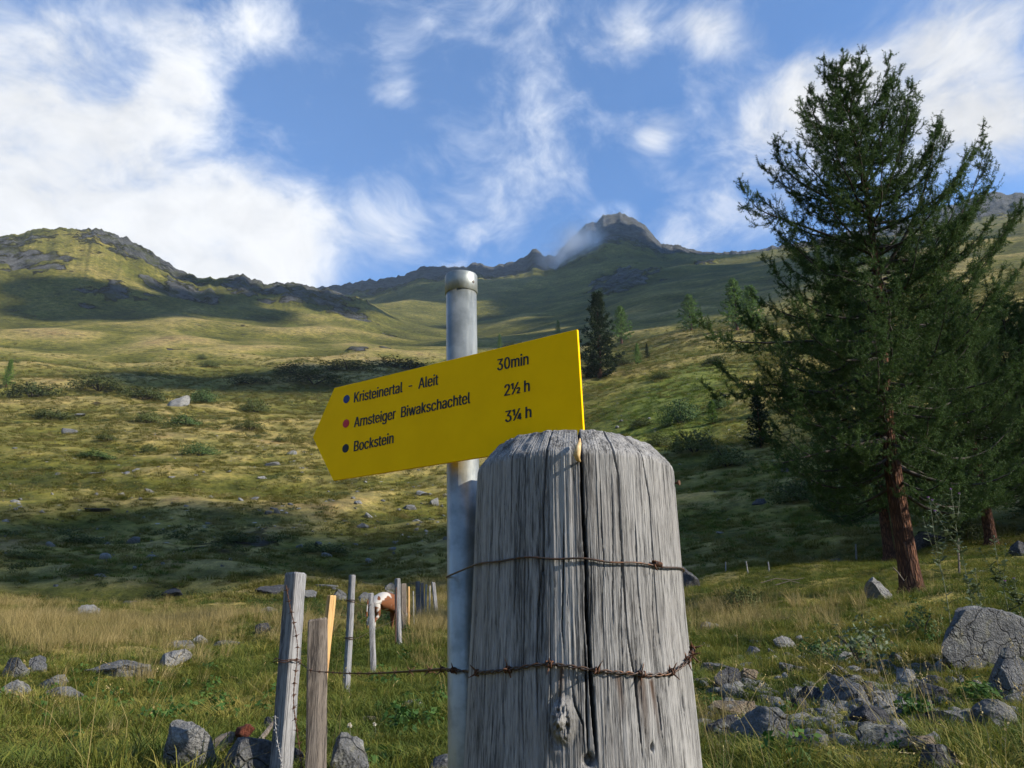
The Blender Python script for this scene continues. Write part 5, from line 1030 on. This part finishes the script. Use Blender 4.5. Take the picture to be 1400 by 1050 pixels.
def flower(px, py, hpx, Y, mat, rad, label, seed):
    B = at(px, py+hpx, Y); z0 = gnd(B); T = at(px, py, Y); B = np.array((B[0], B[1], z0)); root = empty('meadow_flower', B); b = MB(); b.tube([np.zeros(3), (T-B)*.5+(.008, 0, 0), T-B], [.0025, .002, .0016], 5); b.build('stem', M_STEM, root); hb = MB(); r_ = np.random.default_rng(seed)
    for _ in range(40):
        d = unit(r_.standard_normal(3)); s = unit(np.cross(d, r_.standard_normal(3)))*rad*.35; c = T-B; hb.add([c-s, c+s, c+d*rad], [(0, 1, 2)])
    hb.build('flower_head', mat, root); tag(root, label, 'flower', 'single flowers among the grass')
for k, (x, y, h_, Y_, mt, rd, lb_) in enumerate([(1128, 939, 40, 7.5, M_PAPP, .022, 'fluffy seed head beside the dark rock in rubble'), (1077, 955, 30, 7.2, M_PAPP, .018, 'fluffy seed head above the rounded grey boulder'), (1338, 933, 40, 7.4, M_PAPP, .026, 'pale fluffy seed head before the leaning block'), (1336, 925, 46, 7.5, M_YELF, .016, 'yellow flower above the pale seed head'), (1293, 962, 26, 7.0, M_YELF, .018, 'yellow flower by the mottled boulder'), (1066, 961, 36, 6.8, M_YELF, .012, 'tiny yellow flower over the rounded boulder'), (1164, 945, 20, 7.5, M_YELF, .02, 'yellowish bloom on the striated slab edge'), (478, 992, 30, 5.6, M_PAPP, .02, 'white flower left of the tube, nearest'), (512, 990, 24, 6.0, M_PAPP, .016, 'white flower left of the tube, farther')]):
    flower(x, y, h_, Y_, mt, rd, lb_, 400+k)
# ------------------------------------------------------------------ unseen clouds added towards the sun, set so their shade falls on chosen slopes
m, g = material('shade_cloud_white'); sh = g.n('ShaderNodeMixShader', {0: .5, 1: g.n('ShaderNodeBsdfDiffuse', {'Color': (.9, .9, .92, 1)}).outputs[0], 2: g.n('ShaderNodeBsdfTranslucent', {'Color': (.8, .8, .82, 1)}).outputs[0]}).outputs[0]; g.n('ShaderNodeOutputMaterial', {'Surface': sh}); M_SHADE_CLOUD = m
SDv = np.array(sd)
def shade_cloud(name, centres, t, rad, n, label, seed):
    """a bank of cloud puffs hanging along the sun's direction from the given ground places"""
    r_ = np.random.default_rng(seed); V0, F0 = ico(2); V = []; F_ = []; o = 0
    for (px, py, sx, sy, k) in centres:
        for _ in range(k):
            p = ground(px+r_.normal(0, sx), py+r_.normal(0, sy)); c = p+SDv*(t*r_.uniform(.93, 1.07)); s = rad*r_.uniform(.5, 1.4)*np.array((1.25, 1.0, .6))
            if math.atan2(c[0], c[1]) < R(46): continue
            q_ = V0*(1+.22*fbm2(V0[:, 0]*1.7+c[0], V0[:, 1]*1.7+V0[:, 2]+c[1], 3, seed))[:, None]; V.append(q_*s+c); F_.append(F0+o); o += len(V0)
    ob = link(name, mesh_np(name, np.concatenate(V), np.concatenate(F_), True), M_SHADE_CLOUD); tag(ob, label, 'shade_cloud', kind='stuff')
shade_cloud('shade_cloud', [(60, 735, 70, 24, 8), (220, 745, 70, 24, 9), (380, 750, 70, 24, 9), (520, 765, 60, 20, 7), (110, 775, 90, 12, 4), (330, 785, 90, 10, 4), (650, 750, 60, 22, 4)], 1100, 6.2, 0, 'unseen ragged clouds added off right to shade the lower slope', 1)
shade_cloud('shade_cloud', [(980, 690, 50, 40, 12), (1080, 700, 60, 40, 14), (1180, 700, 60, 36, 12), (1300, 690, 60, 36, 10), (950, 640, 40, 16, 5)], 1150, 7.0, 0, 'unseen ragged clouds added off right to shade the larch ground', 2)
shade_cloud('shade_cloud', [(150, 405, 60, 6, 4), (280, 410, 70, 7, 6), (400, 422, 60, 7, 5), (80, 440, 60, 5, 3), (500, 500, 60, 8, 4), (620, 505, 50, 6, 3)], 2300, 52, 0, 'unseen broad clouds added off right to shade the left ridge', 3)
shade_cloud('shade_cloud', [(560, 392, 60, 12, 12), (680, 390, 70, 14, 14), (800, 365, 60, 22, 14), (900, 365, 60, 16, 12), (970, 375, 50, 12, 7), (820, 440, 40, 6, 3)], 3000, 95, 0, 'unseen wide clouds added off right to shade the far cirque', 4)
# ------------------------------------------------------------------ mist drifting across the peak's left flank
def mist(name, px, py, r, sx, sy, sz, dens, label, rotv, seed):
    d = ray(px, py); h = math.hypot(d[0], d[1]); c = np.array((0, 0, CAMZ))+d/h*r; V, F_ = ico(3)
    ob = link(name, mesh_np(name, V, F_, True), None); ob.location = c; ob.scale = (sx, sy, sz); ob.rotation_euler = rotv
    m, g = material('mist'); o = g.obj(); l2 = g.vm('LENGTH', o); n = g.noise(g.vm('ADD', o, (seed, 0, 0)), 1.9, 4, .6, .4)
    dn = g.m('MULTIPLY', g.m('MULTIPLY', g.mr(l2, 1.0, .15), g.mr(n, .38, .68)), dens)
    g.n('ShaderNodeOutputMaterial', {'Volume': g.n('ShaderNodeVolumePrincipled', {'Color': (.93, .95, 1, 1), 'Density': dn, 'Anisotropy': .2}).outputs[0]}); ob.data.materials.append(m); m.cycles.volume_step_rate = 4; tag(ob, label, 'mist', kind='stuff')
mist('mist', 788, 352, 1980, 120, 100, 150, .042, 'wisp of mist clinging to the peak left flank', (0, R(38), 0), 1.0)
mist('mist', 838, 300, 2330, 110, 110, 60, .012, 'thin mist veil round the summit', (0, 0, 0), 4.0)
mist('mist', 625, 370, 2330, 110, 90, 45, .014, 'faint mist along the far ridge left of the peak', (0, 0, 0), 7.0)
# ------------------------------------------------------------------ hazy air
m, g = material('haze_air'); g.n('ShaderNodeOutputMaterial', {'Volume': g.n('ShaderNodeVolumePrincipled', {'Color': (.72, .85, 1.0, 1), 'Density': 4.5e-5, 'Anisotropy': .0}).outputs[0]})
zlo, zhi = float(ZZ.min())-1, float(ZZ.max())+40
b = MB(); b.add([(x, y, z) for z in (zlo, zhi) for x, y in ((-5600, -5600), (5600, -5600), (5600, 5600), (-5600, 5600))], [(3, 2, 1, 0), (4, 5, 6, 7), (0, 1, 5, 4), (1, 2, 6, 5), (2, 3, 7, 6), (3, 0, 4, 7)])
if HAZE: tag(b.build('haze', m), 'thin bluish air over the whole valley', 'haze', kind='stuff')
